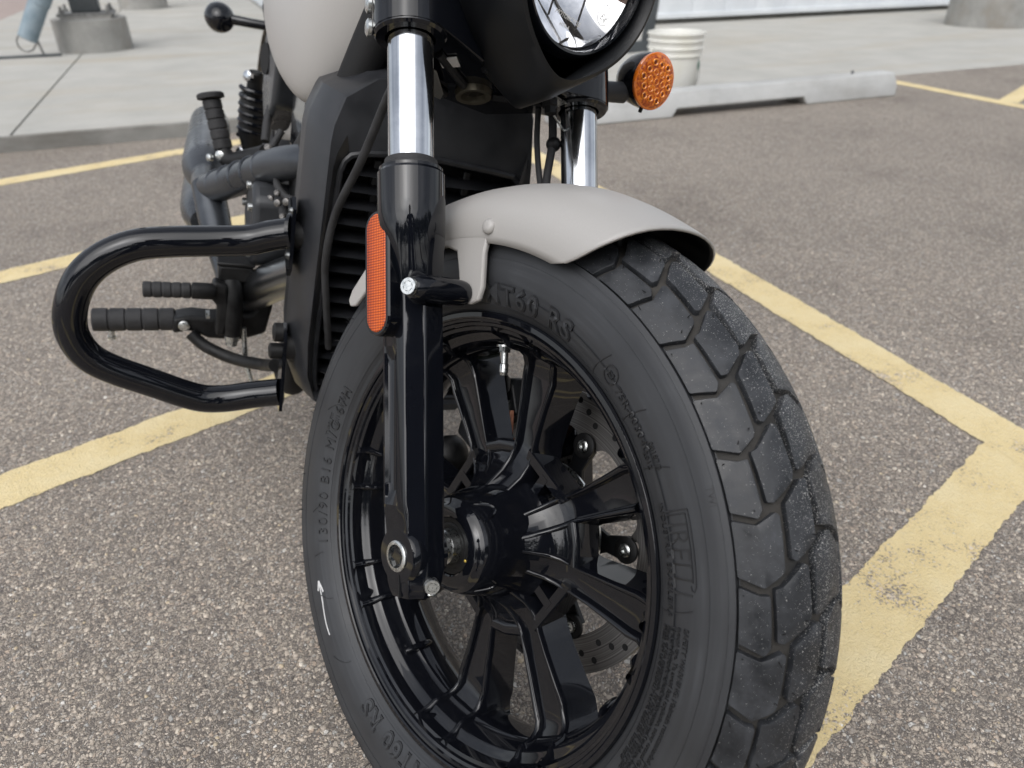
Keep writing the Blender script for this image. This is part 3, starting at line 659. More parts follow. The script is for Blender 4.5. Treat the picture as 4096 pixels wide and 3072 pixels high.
for th_a, th_b, rr in ((43.2, 41.3, (.2228, .2505)), (31.2, 29.6, (.2228, .2510)), (20.9, 19.4, (.2228, .2515)), (-4.6, -3.0, (.2228, .2535)), (145.5, 149.5, (.2300, .2500)), (-158, -160, (.2300, .2480)), (-140, -144, (.2300, .2520)), (176, 178.2, (.2320, .2490)), (-171, -170, (.2330, .2480))):
    pts = [(rr[0]+(rr[1]-rr[0])*i/10, rad(th_a+(th_b-th_a)*(i/10)**1.8)) for i in range(11)]
    ridge(pts, .0011, .0006, 'mould_seam')
# concentric steps of the shoulder band
for rr, wd in ((.2785, .0010), (.2660, .0008), (.2245, .0010)):
    ridge([(rr, rad(i*4)) for i in range(91)], wd, .0004, 'sidewall_rib', M['tyre'])
# chalk arrow drawn on the rubber
ridge([(.2475-.0012*math.sin(i/3.2), rad(-163.5+i*.75)) for i in range(20)], .0020, .0004, 'chalk_arrow', M['chalk'])
ridge([(.2475, rad(-163.5)), (.2440, rad(-161.6)), (.2425, rad(-160.4))], .0028, .0004, 'chalk_arrow', M['chalk'])
ridge([(.2475, rad(-163.5)), (.2510, rad(-161.0))], .0025, .0004, 'chalk_arrow', M['chalk'])

# ---- front wheel
lip = [(.0490, .2185), (.0530, .2180), (.0546, .2165), (.0546, .2125), (.0535, .2112), (.0515, .2108), (.0508, .2085), (.0490, .2076), (.0478, .2050), (.0450, .2040), (.0438, .2008), (.0400, .2002), (.0330, .1992), (.0300, .1960), (.0280, .1922), (.0260, .1910), (.0120, .1895), (.0090, .1878), (.0075, .1862), (.0050, .1856), (-.0150, .1850), (-.0260, .1880), (-.0360, .1950), (-.0460, .2010), (-.0530, .2100), (-.0546, .2165), (-.0530, .2185), (-.0490, .2185), (-.040, .206), (-.020, .195), (.020, .197), (.040, .206)]
g = G(); g.lathe(lip, 180, closedprof=True); rim = obj('front_wheel', g, M['gloss'], moto, FF, smooth=32)
# four forked spokes
def pol(r, d): return (r*math.cos(rad(d)), r*math.sin(rad(d)))
XB = -.034
def limb(s_):
    U = [(.046, 3.5, .0360), (.057, 5.5, .0230), (.068, 7.4, .0105), (.079, 9.0, .0030), (.088, 10.4, 0), (.097, 11.4, 0), (.115, 11.5, 0), (.14, 11.5, 0), (.162, 11.4, .000), (.1735, 12.0, .001), (.1805, 11.8, .004), (.1842, 11.6, .010), (.1858, 11.5, .020), (.1880, 11.4, .0268), (.1935, 11.3, .0320), (.1965, 11.3, .0400), (.1985, 11.3, .0460)]
    Wd = [(.046, 31, .0280), (.057, 31, .0160), (.068, 31, .0060), (.079, 30.5, .0012), (.088, 29.6, 0), (.097, 28.2, 0), (.115, 27.2, 0), (.14, 26.8, 0), (.162, 26.8, .000), (.1735, 25.7, .001), (.1805, 26.0, .004), (.1842, 26.2, .010), (.1858, 26.3, .020), (.1880, 26.4, .0268), (.1935, 26.5, .0320), (.1965, 26.5, .0400), (.1985, 26.5, .0460)]
    sec = [(0, -.006), (.02, -.0018), (.055, -.0002), (.09, .0), (.125, -.0004), (.16, -.0022), (.20, -.0068), (.5, -.0078), (.80, -.0068), (.84, -.0022), (.875, -.0004), (.91, .0), (.945, -.0002), (.98, -.0018), (1, -.006)]
    g = G(); rs = []
    for i, (u, w_) in enumerate(zip(U, Wd)):
        a = Vector(pol(u[0], s_*u[1])); b = Vector(pol(w_[0], s_*w_[1])); x0 = u[2]; back = XB
        ring = [(x0+dx, *(a*(1-t)+b*t)) for t, dx in sec]
        if i < 5: ring = [(x0*(1-t)+w_[2]*t+dx*(.25+.15*i), *(a*(1-t)+b*t)) for t, dx in sec]
        if i >= 11: ring = [(x0, *((a*(1-t)+b*t)*(1-1.5*dx/u[0]))) for t, dx in sec]
        kb = min(1.03, .1925/u[0]); ring += [(back, *((a*(-.20)+b*1.20)*kb)), (back, *((a*1.16+b*(-.16))*kb))]
        rs.append(ring)
    g.rings(rs); return g
g = G()
for s_ in (1, -1):
    q = limb(s_); g.add(q.v, q.f)
# stem plate and cross bridge between the two limbs
def plate(g, rows, back):
    rs = []
    for r, d, x in rows:
        a = pol(r, -d); b = pol(r, d); rs.append([(x, *a), (x+.0002, r, 0), (x, *b), (back, *b), (back, *a)])
    g.rings(rs)
plate(g, [(.044, 6, .0360), (.056, 8, .0210), (.068, 10, .0075), (.078, 11, -.0012), (.0835, 11.5, -.0030), (.0855, 11.8, -.0008), (.0875, 12, .0003), (.0940, 12.6, .0003), (.0960, 12.6, -.0010), (.0972, 12.6, -.0040)], XB+.002)
# web with two slots between neighbouring forks
def arcbar(g, r0, r1, d0, d1, x, back, n=8):
    rs = []
    for i in range(n+1):
        d = d0+(d1-d0)*i/n
        kk = 1/math.cos(rad(d-45)); rs.append([(x-.0015, *pol(r0*kk, d)), (x, *pol((r0+.0012)*kk, d)), (x, *pol((r1-.0012)*kk, d)), (x-.0015, *pol(r1*kk, d)), (back, *pol(r1*kk, d)), (back, *pol(r0*kk, d))])
    g.rings(rs)
arcbar(g, .0785, .0895, 25, 65, .0, XB+.004)
arcbar(g, .044, .0585, 22, 68, -.003, XB+.004)
a = Vector(pol(.05, 45)); b = Vector(pol(.078, 45)); q = Matrix.Rotation(rad(45), 3, 'X')
g.box((-.0150, *((a+b)/2)), (.031, .040, .0090), q)
# raised border along the rim, over each window
def border(g, d0, d1, rr, x):
    pts = [(x-.02, *pol(rr-.014, d0+1.0)), (x-.006, *pol(rr-.006, d0))]+[(x, *pol(rr, d0+1.2+(d1-d0-2.4)*i/14)) for i in range(15)]+[(x-.006, *pol(rr-.006, d1)), (x-.02, *pol(rr-.014, d1-1.0))]
    g.tube(pts, .0042, 10, 3)
g.tube([(.022, *pol(.1888, 45)), (.016, *pol(.1865, 45)), (.004, *pol(.1838, 45)), (-.006, *pol(.1832, 45)), (-.010, *pol(.1845, 45))], [.0022, .0036, .0038, .0036, .0022], 10, 3)
me = g.mesh('spoke', 38); me.materials.append(M['gloss'])
for k in range(4): obj('spoke', me, None, rim, FF, local=rotx(1.5+90*k))
# hub with stepped nose
hp = [(.0640, .0262), (.0690, .0266), (.0700, .0280), (.0700, .0360), (.0692, .0378), (.0668, .0396), (.0655, .0412), (.0640, .0436), (.0570, .0468), (.0430, .0502), (.0290, .0528), (.0200, .0546), (.0130, .0566), (.0075, .0590), (.0035, .0615), (.0000, .0640), (-.0340, .0640), (-.0440, .0500), (-.0660, .0440), (-.068, .02), (.06, .02)]
g = G(); g.lathe(hp, 72, closedprof=True); hub = obj('hub', g, M['gloss'], rim, FF, smooth=32)
for k in range(4):
    g = G(); d = 32+k*90; pts = [(.060-.016*abs(math.sin(i/10*math.pi)), *pol(.0462+.0030*abs(math.sin(i/10*math.pi)), d+i*2.6)) for i in range(11)]; g.tube(pts, [.0006, .0014, .0018, .0020, .0020, .0020, .0020, .0020, .0018, .0014, .0006], 8, 3); obj('casting_rib', g, M['gloss'], hub, FF)
g = G(); g.lathe([(.0668, .0155), (.0674, .0165), (.0676, .0205), (.0671, .0212), (.0676, .0222), (.0678, .0258), (.0660, .0264), (.0640, .0262), (.0640, .0155)], 60, closedprof=True); obj('bearing_seal', g, M['blackplastic'], hub, FF)
g = G(); g.stack((.0660, 0, 0), (1, 0, 0), [(0, .0158), (.002, .0160), (.0105, .0160), (.0112, .0150), (.012, .0138), (.026, .0138)], 40); obj('axle_spacer', g, M['steel'], hub, FF)
g = G(); g.ball((.0678, *pol(.0240, -28)), .0014, 10, 6, (.4, 1, 1)); obj('paint_dot', g, mat('yellow_dot', (.7, .5, .1), .5), hub, FF)
# valve stem
d = 84.2; ax_ = Vector((0, *pol(1, d))); b0 = Vector((.012, *pol(.1885, d)))
g = G(); g.stack(b0, -ax_, [(0, .0085), (.002, .0085)], 24); vs = obj('valve_stem', g, M['steel'], rim, FF)
g = G(); g.stack(b0-ax_*.002, -ax_, [(0, .0062), (.0055, .0062)], 6); obj('valve_nut', g, M['steel'], rim, FF, smooth=20)
g = G(); g.stack(b0-ax_*.007, -ax_, [(0, .0036), (.011, .0036), (.0112, .0042), (.0118, .0046), (.0195, .0046), (.0200, .0040), (.0225, .0034)], 18); obj('valve_cap', g, M['steel'], rim, FF)

# ---- brake disc on the far side
xd = -.0715
def ringdisc(r0, r1, x0, x1, seg=120, wave=0, nw=5, ph=0):
    g = G(); rs = []
    for i in range(seg):
        a = 2*math.pi*i/seg; rr0 = r0-wave*max(0, math.cos(nw*(a-ph)))**3
        c, s_ = math.cos(a), math.sin(a); rs.append([(x1, rr0*c, rr0*s_), (x1, r1*c, r1*s_), (x0, r1*c, r1*s_), (x0, rr0*c, rr0*s_)])
    return g.rings(rs, closed=True, caps=False, loop=True)
BOLT = [60, -6, -72, -138, 134]
disc = obj('brake_disc', ringdisc(.112, .149, xd-.005, xd, 180, .019, 5.454, rad(-6)), M['disc'], moto, FF, smooth=35)
for k in range(60):
    a = 360*k/60; rr = (.124, .133, .141, .129, .138)[k % 5]; g = G() if k == 0 else g
    if k == 0:
        g.stack((xd+.0004, 0, 0), (-1, 0, 0), [(0, .0034), (.0002, .0030), (.006, .0030)], 14); mh = g.mesh('vent_hole', 30); mh.materials.append(M['deep'])
    obj('vent_hole', mh, None, disc, FF, local=Matrix.Translation((0, *pol(rr, a))))
g = G()
g.lathe([(xd-.006, .040), (xd+.004, .040), (xd+.004, .060), (xd-.006, .060)], 60, closedprof=True)
for d in BOLT:
    a = Vector(pol(.052, d)); b = Vector(pol(.101, d)); nr = Vector((-math.sin(rad(d)), math.cos(rad(d))))
    for wsp in (1, -1):
        pts2 = [a+nr*wsp*.020, a+nr*wsp*.010, b+nr*wsp*.0055, b+nr*wsp*.012]
    poly = [tuple(a+nr*.019), tuple(a-nr*.019), tuple((a+b)/2-nr*.0085), tuple(b-nr*.013), tuple(b+nr*.013), tuple((a+b)/2+nr*.0085)]
    g.prism(poly, xd-.003, xd+.003)
carrier = obj('disc_carrier', g, M['matte'], disc, FF, smooth=30, bevel=.001)
for d in BOLT:
    g = G(); g.stack((xd+.003, *pol(.101, d)), (1, 0, 0), [(0, .0132), (.0025, .0132), (.0030, .0125), (.0030, .0075), (.0022, .0070)], 32, cap=True); bb_ = obj('disc_bobbin', g, M['blackplastic'], disc, FF)
    g = G(); g.stack((xd+.0052, *pol(.101, d)), (1, 0, 0), [(0, .0066), (.0022, .0066), (.0032, .0052), (.0032, .0030), (.0012, .0028)], 24); obj('bobbin_bolt', g, M['steel'], disc, FF)
# slotted speed-sensor ring
g = G(); ns = 44
for i in range(ns):
    d0 = 360*i/ns
    for da, db, ra, rb in ((0, 360/ns*.45, .052, .071),):
        q = [pol(ra, d0+da), pol(rb, d0+da), pol(rb, d0+db), pol(ra, d0+db)]; g.prism(q, xd+.0095, xd+.0115)
g.lathe([(xd+.0093, .0705), (xd+.0117, .0705), (xd+.0117, .0745), (xd+.0093, .0745)], 90, closedprof=True); g.lathe([(xd+.0093, .047), (xd+.0117, .047), (xd+.0117, .0535), (xd+.0093, .0535)], 90, closedprof=True)
obj('sensor_ring', g, M['steel'], disc, FF, smooth=25)
# caliper hanging on the far leg
g = G(); rs = []
for i in range(9):
    d = 101+i*5; r0, r1 = .122, .172-.004*abs(i-4)
    rs.append([(-.046, *pol(r0, d)), (-.046, *pol(r1, d)), (-.052, *pol(r1+.006, d)), (-.100, *pol(r1+.006, d)), (-.106, *pol(r1, d)), (-.106, *pol(r0, d))])
g.rings(rs); cal = obj('brake_caliper', g, M['matte'], moto, FF, smooth=35, bevel=.003)
g = G(); g.stack((-.046, *pol(.158, 107)), (1, 0, 0), [(0, .015), (.004, .017), (.006, .014), (.006, .009), (.004, .009)], 24); obj('piston_cap', g, M['blackplastic'], cal, FF)
g = G(); g.prism([(-.026, .124), (-.049, .124), (-.048, .101), (-.038, .091), (-.028, .099)], -.0450, -.0390); obj('brake_pad', g, M['pad'], cal, FF, bevel=.001)
g = G(); g.box((-.0445, -.036, .128), (.003, .004, .014)); obj('pad_clip', g, M['steel'], cal, FF)
g = G(); g.ball((-.06, *pol(.165, 155)), .024, 20, 10, (1, .8, 1.1)); obj('sensor_cover', g, M['blackplastic'], cal, FF)

# ---- fork
SX, DY = .1162, .0088
def poly_r(phi, fac, p_):
    s_ = 0
    for a, dist in fac:
        c = math.cos(phi-rad(a))
        if c > 0: s_ += (c/dist)**p_
    return s_**(-1/p_)
LEGP = [(.0128, -.0264), (.0128, -.0042), (.0115, .0030), (-.0027, .0152), (-.0215, .0165), (-.0245, .0100), (-.0245, -.0180), (-.0160, -.0264)]
LEGC = (-.004, -.005)
def facets(P_):
    out = []
    for i in range(len(P_)):
        a = Vector(P_[i])-Vector(LEGC); b = Vector(P_[(i+1) % len(P_)])-Vector(LEGC); d = (b-a).normalized(); nr = Vector((d.y, -d.x))
        if nr.dot(a) < 0: nr = -nr
        out.append((math.degrees(math.atan2(nr.y, nr.x)), nr.dot(a)))
    return out
FAC = facets(LEGP)
def leg(sx, groove):
    zs = [.3370, .3345, .3320, .3280, .320, .305, .295, .285, .275, .265, .255, .245, .235, .22, .20, .182, .176, .170, .164, .155, .12, .09, .062, .055, .049, .043, .036, .028, .018, .008, -.006, -.016, -.024, -.030, -.0345, -.037]
    rs = []
    for z in zs:
        ring = []
        bl = min(1, max(0, (.296-z)/.075)); bl = bl*bl*(3-2*bl)
        rc_ = .0300 if z < .3345 else .0284
        lo = min(1, max(0, (-.012-z)/.025)); shr = 1-.30*lo**2
        gd = 0
        if groove and .049 <= z <= .176: gd = .0050 if .055 <= z <= .170 else .0026
        pocket = min(1, max(0, (.040-z)/.018)) if groove else 0
        for k in range(120):
            ph = 2*math.pi*k/120; c, sn = math.cos(ph), math.sin(ph)
            # circle of the stanchion seat seen from the section centre
            bq = LEGC[0]*c+LEGC[1]*sn; rcirc = -bq+math.sqrt(max(0, bq*bq-(LEGC[0]**2+LEGC[1]**2)+rc_*rc_))
            r = rcirc*(1-bl)+poly_r(ph, FAC, 60)*bl
            x = LEGC[0]+r*shr*c; y = LEGC[1]+r*shr*sn
            if x > 0 and -.0235 < y < -.0060 and gd: x -= gd*math.sin((y+.0235)/.0175*math.pi)**.5*bl
            if pocket and x > .0095: x = x*(1-pocket)+.0095*pocket
            ring.append((sx*(SX+x), DY+y, z))
        rs.append(ring)
    g = G(); g.rings(rs); return g
legR = obj('fork_leg', leg(1, True), M['gloss_dry'], moto, FF, smooth=20)
legL = obj('fork_leg', leg(-1, False), M['gloss_dry'], moto, FF, smooth=20)
for lg, s_ in ((legR, 1), (legL, -1)):
    # axle eye
    g = G(); g.stack((s_*.090, -.002, -.001), (s_, 0, 0), [(0, .0260), (.026, .0265), (.0335, .0258), (.0362, .0235), (.0366, .0150)], 44); obj('axle_eye', g, M['gloss_dry'], lg, FF)
    # fender boss
    g = G(); g.tube([(s_*.134, .0310, .2285), (s_*.126, .0315, .2285), (s_*.105, .033, .2285), (s_*.085, .035, .2285), (s_*.079, .035, .2285)], [.0090, .0118, .0125, .0116, .0105], 24, 3); obj('fender_boss', g, M['gloss_dry'], lg, FF)
    g = G(); g.cyl((s_*SX, DY, .33), (s_*SX, DY, .60), .0205, seg=64); obj('fork_tube', g, M['chrome'], moto, FF, smooth=30)
    g = G(); g.stack((s_*SX, DY, .336), (0, 0, 1), [(0, .0262), (.0035, .0258), (.0045, .0240), (.009, .0232), (.0098, .0212)], 48); obj('dust_seal', g, M['rubber'], lg, FF)
# bolts on the near leg
def capscrew(c, d, r, h, hexr, parent, fr=FF):
    g = G(); g.stack(c, d, [(0, r), (h*.8, r), (h, r*.90), (h, hexr*1.12)], 28, cap=False); o = obj('cap_screw', g, M['steel'], parent, fr)
    g = G(); g.stack(Vector(c)+Vector(d).normalized()*h*1.0, -Vector(d), [(0, hexr*1.13), (0.0002, hexr), (h*.7, hexr*.96)], 6); g.f = g.f[1:]; obj('hex_socket', g, M['steel'], o, fr, smooth=15)
    return o
capscrew((.1320, .0310, .2285), (.93, .36, .02), .0078, .0080, .0040, legR)
capscrew((.1075, .0215, -.0250), (.45, .86, -.16), .0070, .0075, .0037, legR)
g = G(); g.stack((.1262, -.001, -.001), (1, 0, 0), [(0, .0136), (.0016, .0136), (.0024, .0126), (.0024, .0102), (-.010, .0098)], 44, cap=False); axl = obj('axle_end', g, M['steel'], legR, FF)
g = G(); pts = []
for i in range(12):
    rr = .0100 if i % 2 == 0 else .0072; pts.append((-.001+rr*math.cos(rad(i*30+12)), -.001+rr*math.sin(rad(i*30+12))))
g.rings([[(.1284, *q) for q in pts], [(.1225, *q) for q in pts]], caps=False); g.f.append(tuple(range(12, 24))); obj('star_socket', g, M['steel'], axl, FF, smooth=15)
g = G(); g.box((.1225, .002, -.0265), (.009, .0010, .020)); obj('clamp_slit', g, M['deep'], legR, FF)
g = G(); g.stack((.104, .017, -.0340), (.2, .2, -1), [(0, .0055), (.002, .0055), (.003, .004)], 16); obj('drain_screw', g, M['steel'], legR, FF)
# reflector on the outer face of the near leg
rn = Vector((.995, .06, 0)).normalized(); ru = Vector((0, 0, 1)); rs_ = ru.cross(rn)      # face normal, up, sideways
rc0 = Vector((.1315, -.0060, .2445))
def stadium(hw, hh, n=14):
    P_ = []
    for i in range(n+1): P_.append((hw*math.cos(math.pi*i/n), hh-hw+hw*math.sin(math.pi*i/n)))
    for i in range(n+1): P_.append((-hw*math.cos(math.pi*i/n), -(hh-hw)-hw*math.sin(math.pi*i/n)))
    return P_
def plaque(levels):
    g = G(); g.rings([[tuple(rc0+rn*h+rs_*q[0]+ru*q[1]) for q in stadium(a, b)] for a, b, h in levels]); return g
rh = obj('reflector_housing', plaque([(.0155, .0540, -.006), (.0165, .0550, .003), (.0165, .0550, .0104), (.0152, .0537, .0122), (.0132, .0517, .0122)]), M['gloss_dry'], legR, FF, smooth=35)
obj('reflector', plaque([(.0130, .0515, .0116), (.0130, .0515, .0124), (.0122, .0507, .0130)]), M['amber_refl'], legR, FF, smooth=35)

# ---- fender
def fender_mesh(th_f, th_r, n=64):
    prof = [(.0765, .2765), (.0780, .284), (.0788, .292), (.0787, .299), (.0775, .306), (.0750, .313), (.0710, .320), (.0655, .327), (.0580, .3335), (.0480, .3395), (.0360, .3440), (.0240, .3470), (.0120, .3485), (0, .3490)]
    prof = prof+[(-x, r) for x, r in reversed(prof[:-1])]
    g = G(); rs = []
    for i in range(n+1):
        t = i/n; ring = []
        for x, r in prof:
            f0 = th_f(r)+.8; f1 = th_r(r); d = f0+(f1-f0)*t
            rr = .2765+(r-.2765)*float(np.interp(d, [50, 65, 80, 95, 112], [.92, .93, .855, .785, .77]))
            ring.append((x, *pol(rr, d)))
        rs.append(ring)
    g.rings(rs, closed=False, caps=False); return g
def thf(r):
    return float(np.interp(r, [.2765, .279, .284, .292, .300, .308, .318, .330, .340, .349], [59.5, 57.6, 56.2, 54.6, 53.4, 52.5, 51.5, 50.6, 50.0, 49.5]))
def thr(r): return float(np.interp(r, [.2765, .349], [108, 113]))
fen = obj('front_fender', fender_mesh(thf, thr), M['cream'], moto, FF, smooth=50, solid=(.0024, -1, M['matte']))
fen.modifiers['solid'].material_offset_rim = 0
for s_ in (1, -1):
    g = G(); g.stack((s_*.0788, *pol(.2905, 76.3)), (s_, .05, .05), [(0, .0068), (.0015, .0066), (.0032, .0050), (.0040, .0028)], 24); obj('fender_rivet', g, M['cream'], fen, FF)
    # bracket: arm down to the fork boss with a slot behind it
    pl = [(.040, .218), (.052, .2205), (.0575, .232), (.0605, .262), (.0665, .2775), (.040, .290), (.000, .290), (-.030, .286), (-.030, .276), (.010, .2745), (.024, .268), (.026, .250), (.028, .225)]
    g = G(); g.prism(pl, s_*.0715, s_*.0775); obj('fender_bracket', g, M['cream'], fen, FF, bevel=.002, smooth=30)
    pl = [(-.082, .292), (-.078, .276), (-.104, .260), (-.140, .2365), (-.150, .237), (-.153, .244), (-.146, .254), (-.114, .278)]
    g = G(); g.prism(pl, s_*.0735, s_*.0785); obj('fender_stay', g, M['cream'], fen, FF, bevel=.0015)

# ---- lower triple clamp (steers with the fork)
def clamp_poly():
    P_ = []
    for s_ in (1, -1):
        cx = s_*SX
        rng = [(-100+i*20) for i in range(11)] if s_ == 1 else [(80+i*20) for i in range(11)]
        for d in rng: P_.append((cx+.0335*math.cos(rad(d)), DY+.0335*math.sin(rad(d))))
        if s_ == 1: P_ += [(.070, .030), (.030, .018), (-.030, .018), (-.070, .030)]
        else: P_ += [(-.085, -.035), (-.050, -.072), (.050, -.072), (.085, -.035)]
    return P_
g = G(); P_ = clamp_poly()
def sc2(P_, k): return [(x*(1 if abs(x) < .06 else 1)+0, y) for x, y in P_]
rs = []
for z, k in ((.458, -.004), (.4585, 0), (.515, 0), (.520, -.004)):
    c = []
    for x, y in P_:
        d = Vector((x-math.copysign(SX, x) if abs(x) > .08 else 0, y-DY)); l = d.length or 1
        c.append((x+d.x/l*k, y+d.y/l*k, z))
    rs.append(c)
g.rings(rs); clamp = obj('triple_clamp', g, M['gloss_dry'], moto, FF, smooth=36)
# deeper near cup that the tube slides out of
for s_ in (1, -1):
    g = G(); g.stack((s_*SX, DY, .4545), (0, 0, 1), [(0, .0225), (0, .0305), (.0025, .0325), (.030, .0335), (.075, .0335)], 56, cap=False); obj('clamp_cup', g, M['gloss_dry'], clamp, FF, smooth=30)
for zz_ in (.463, .484): 
    g = G(); g.stack((.1440, -.012, zz_), (1, -.45, 0), [(0, .0075), (.003, .0075), (.0045, .005)], 18); obj('pinch_bolt', g, M['steel'], clamp, FF)
g = G(); g.lathe([(0, .0), (0, .0125), (-.006, .0135), (-.0065, .0185), (-.0005, .0195), (.004, .0195)], 40, origin=(0, -.037, .458), axis=(0, 0, 1)); obj('stem_nut', g, mat('stem_brass', (.16, .145, .11), .45, .8), clamp, FF)
g = G(); g.box((.062, -.002, .4560), (.0175, .0175, .0016), Matrix.Rotation(rad(38), 3, 'Z')); obj('parts_sticker', g, M['white_label'], clamp, FF)
# underside ribs and a pressed bracket
for a, b in (((.080, .004, .4565), (.02, -.03, .4565)), ((-.085, .004, .4565), (-.02, -.03, .4565)), ((.03, .012, .4565), (-.03, .012, .4565)), ((.07, -.04, .4565), (.02, -.06, .4565))):
    g = G(); g.tube([a, b], .0045, 8); obj('casting_rib', g, M['matte'], clamp, FF)
g = G(); g.prism([(.086, -.030), (.080, -.014), (.066, -.016), (.030, -.050), (.024, -.062), (.050, -.058)], .4495, .4520, 'z'); obj('hose_bracket', g, mat('grey_pressed_steel', (.20, .20, .19), .5, .5), clamp, FF, bevel=.001)
g = G(); g.stack((.071, -.023, .4493), (0, 0, 1), [(0, .0042), (.004, .0042)], 16); obj('bracket_hole', g, M['deep'], clamp, FF)
g = G(); g.stack((-.065, .012, .452), (0, 0, -1), [(0, .0088), (.006, .0088), (.007, .0070), (.014, .0065)], 6); obj('hex_bolt', g, M['blackplastic'], clamp, FF, smooth=20)
g = G(); g.prism([(-.085, .018), (-.040, .024), (-.042, .006), (-.085, .004)], .4535, .4550, 'z'); obj('cable_guide', g, M['steel'], clamp, FF)

# ---- headlight
an = rad(28); ha = Vector((0, math.cos(an), -math.sin(an))); hu = Vector((0, math.sin(an), math.cos(an))); hc = Vector((0, .122, .5215))
HM = Matrix(((1, 0, 0, hc.x), (0, ha.y, hu.y, hc.y), (0, ha.z, hu.z, hc.z), (0, 0, 0, 1)))   # local: y along the beam, z up
HF = FF @ HM
def turned(prof, seg=96, squash=1.0):
    g = G(); rs = []
    for y, r in prof: rs.append([(r*math.cos(t), y, r*math.sin(t)*squash) for t in [2*math.pi*k/seg for k in range(seg)]])
    return g, rs
g, rs = turned([(-.014, .0745), (-.004, .0755), (.004, .0772), (.0072, .0795), (.0060, .0830), (.0, .0858), (-.012, .0878), (-.035, .0892), (-.065, .0885), (-.090, .0850), (-.110, .076), (-.122, .060), (-.126, .030)])
# nacelle: round at the front, drawn down and back towards the fork underneath
def nac(rs):
    out = []
    for i, r in enumerate(rs):
        q = []
        for x, y, z in r:
            b = max(0, -y-.01)/.11
            k_ = 1.045; x *= k_; z = z*k_-.0045
            ch = .034*math.exp(-((y+.034)/.036)**2)*math.exp(-(x/.034)**2)*min(1, max(0, -z/.06)) if z < 0 else 0
            q.append((x*(1+.18*min(1, b)), y+.003-(.03*min(1, b) if z < 0 else 0), z-(.010*b if z < 0 else 0)-ch))
        out.append(q)
    return out
nr_ = nac(rs); g.rings(nr_, caps=False); g.f.append(tuple(len(g.v)-96+k for k in range(96))); nacl = obj('headlight_nacelle', g, M['matte'], moto, HF, smooth=40)
g, rs = turned([(-.010, .0688), (-.004, .0698), (.001, .0712), (.0015, .0735), (-.001, .0758), (-.006, .0775), (-.010, .0800)]); g.rings(rs, caps=False); obj('headlight_bezel', g, M['gloss_dry'], nacl, HF, smooth=40)
g, rs = turned([(-.0020, .0005), (-.0030, .025), (-.0060, .050), (-.0095, .0688), (-.0065, .0690), (-.0030, .050), (.0000, .025), (.0010, .0005)]); g.rings(rs); obj('headlight_glass', g, M['glass'], nacl, HF, smooth=60)
# faceted reflector bowl
g = G(); rows = []
for i in range(13):
    rr = .068*(1-i/12*.86); y0 = -.010-.042*(1-(rr/.068)**2)
    rows.append([(rr*math.cos(t), y0-.0006*math.sin(6*t)*(rr/.068), rr*math.sin(t)) for t in [2*math.pi*k/72 for k in range(72)]])
g.rings(rows, caps=False); g.f.append(tuple(len(g.v)-72+k for k in range(72))); obj('reflector_bowl', g, M['bowl'], nacl, HF, smooth=25)
for xx in (-.022, .016):
    g = G(); g.box((xx, -.018, -.012), (.0008, .002, .085 if xx == 0 else .075)); obj('reflector_seam', g, M['darksteel'], nacl, HF)
g = G(); g.stack((0, -.050, 0), (0, 1, 0), [(0, .010), (.014, .010), (.020, .007), (.023, .0)], 24); obj('bulb', g, M['darksteel'], nacl, HF)
def head_text(body, size, x, z, rot=0, name='lens_marking'):
    me = text_mesh(body, size, .00015); c, s_ = math.cos(rad(rot)), math.sin(rad(rot))
    for v in me.vertices:
        a, b = -v.co.x, v.co.y; X = x+a*c-b*s_; Z = z+a*s_+b*c; rr = math.hypot(X, Z); Y = .0010-.0075*(rr/.069)**2+.0006+v.co.z
        v.co = (X, Y, Z)
    me.materials.append(M['white_label']); return obj(name, me, None, nacl, HF)
head_text('MOTORCYCLE', .0052, .022, -.0475, 3); head_text('HTR-A', .0045, .012, -.0550, 3)
head_text('E4', .0090, -.0330, -.0330, 22); head_text('WC/R-DS', .0052, -.0330, -.0130, 62); head_text('HL', .0050, .052, -.020, 0); head_text('AE', .0055, .050, -.008, 0)
g = G(); g.lathe([(0, .0085), (.0003, .0085), (.0003, .0091), (0, .0091)], 30, origin=(-.0385, -.0030, -.0292), axis=(0, 1, 0), closedprof=True); obj('lens_marking', g, M['white_label'], nacl, HF)

# ---- left front turn signal
sa = Vector((.10, .90, -.44)).normalized(); sc0 = Vector((-.203, .051, .5035))
g = G(); g.tube([(-.135, .010, .488), (-.165, .014, .492), (-.185, .020, .495)], [.0105, .0115, .0120], 20, 4); sg = obj('turn_signal', g, M['satin'], moto, FF)
g = G(); g.stack(sc0-sa*.054, sa, [(0, .004), (.004, .013), (.012, .0215), (.024, .0278), (.038, .0308), (.050, .0315), (.053, .0310)], 40); obj('signal_shell', g, M['gloss_dry'], sg, FF)
g = G(); g.stack(sc0-sa*.003, sa, [(0, .0312), (.003, .0315), (.0042, .0306), (.0045, .0290)], 40, cap=False); obj('lens_rim', g, M['amber_rim'], sg, FF)
g = G(); g.stack(sc0+sa*.0005, sa, [(0, .0300), (.0012, .0290), (.0022, .0255), (.0030, .018), (.0034, .008), (.0035, .0005)], 40)
M['amber_clear'] = mat('amber_clear_cover', (.90, .22, .010), .2, 0, Coat_Weight=.3, Coat_Roughness=.02)
t, p, N, Lk = nodes(M['amber_clear']); co = N('ShaderNodeTexCoord'); wv = N('ShaderNodeTexNoise', Scale=260.0, Detail=2); Lk(co.outputs['Object'], wv.inputs['Vector'])
r = ramp(N, [(.36, (.34, .050, .003)), (.52, (.60, .115, .005)), (.68, (.90, .26, .015))]); Lk(wv.outputs['Fac'], r.inputs[0]); Lk(r.outputs[0], p.inputs['Base Color'])
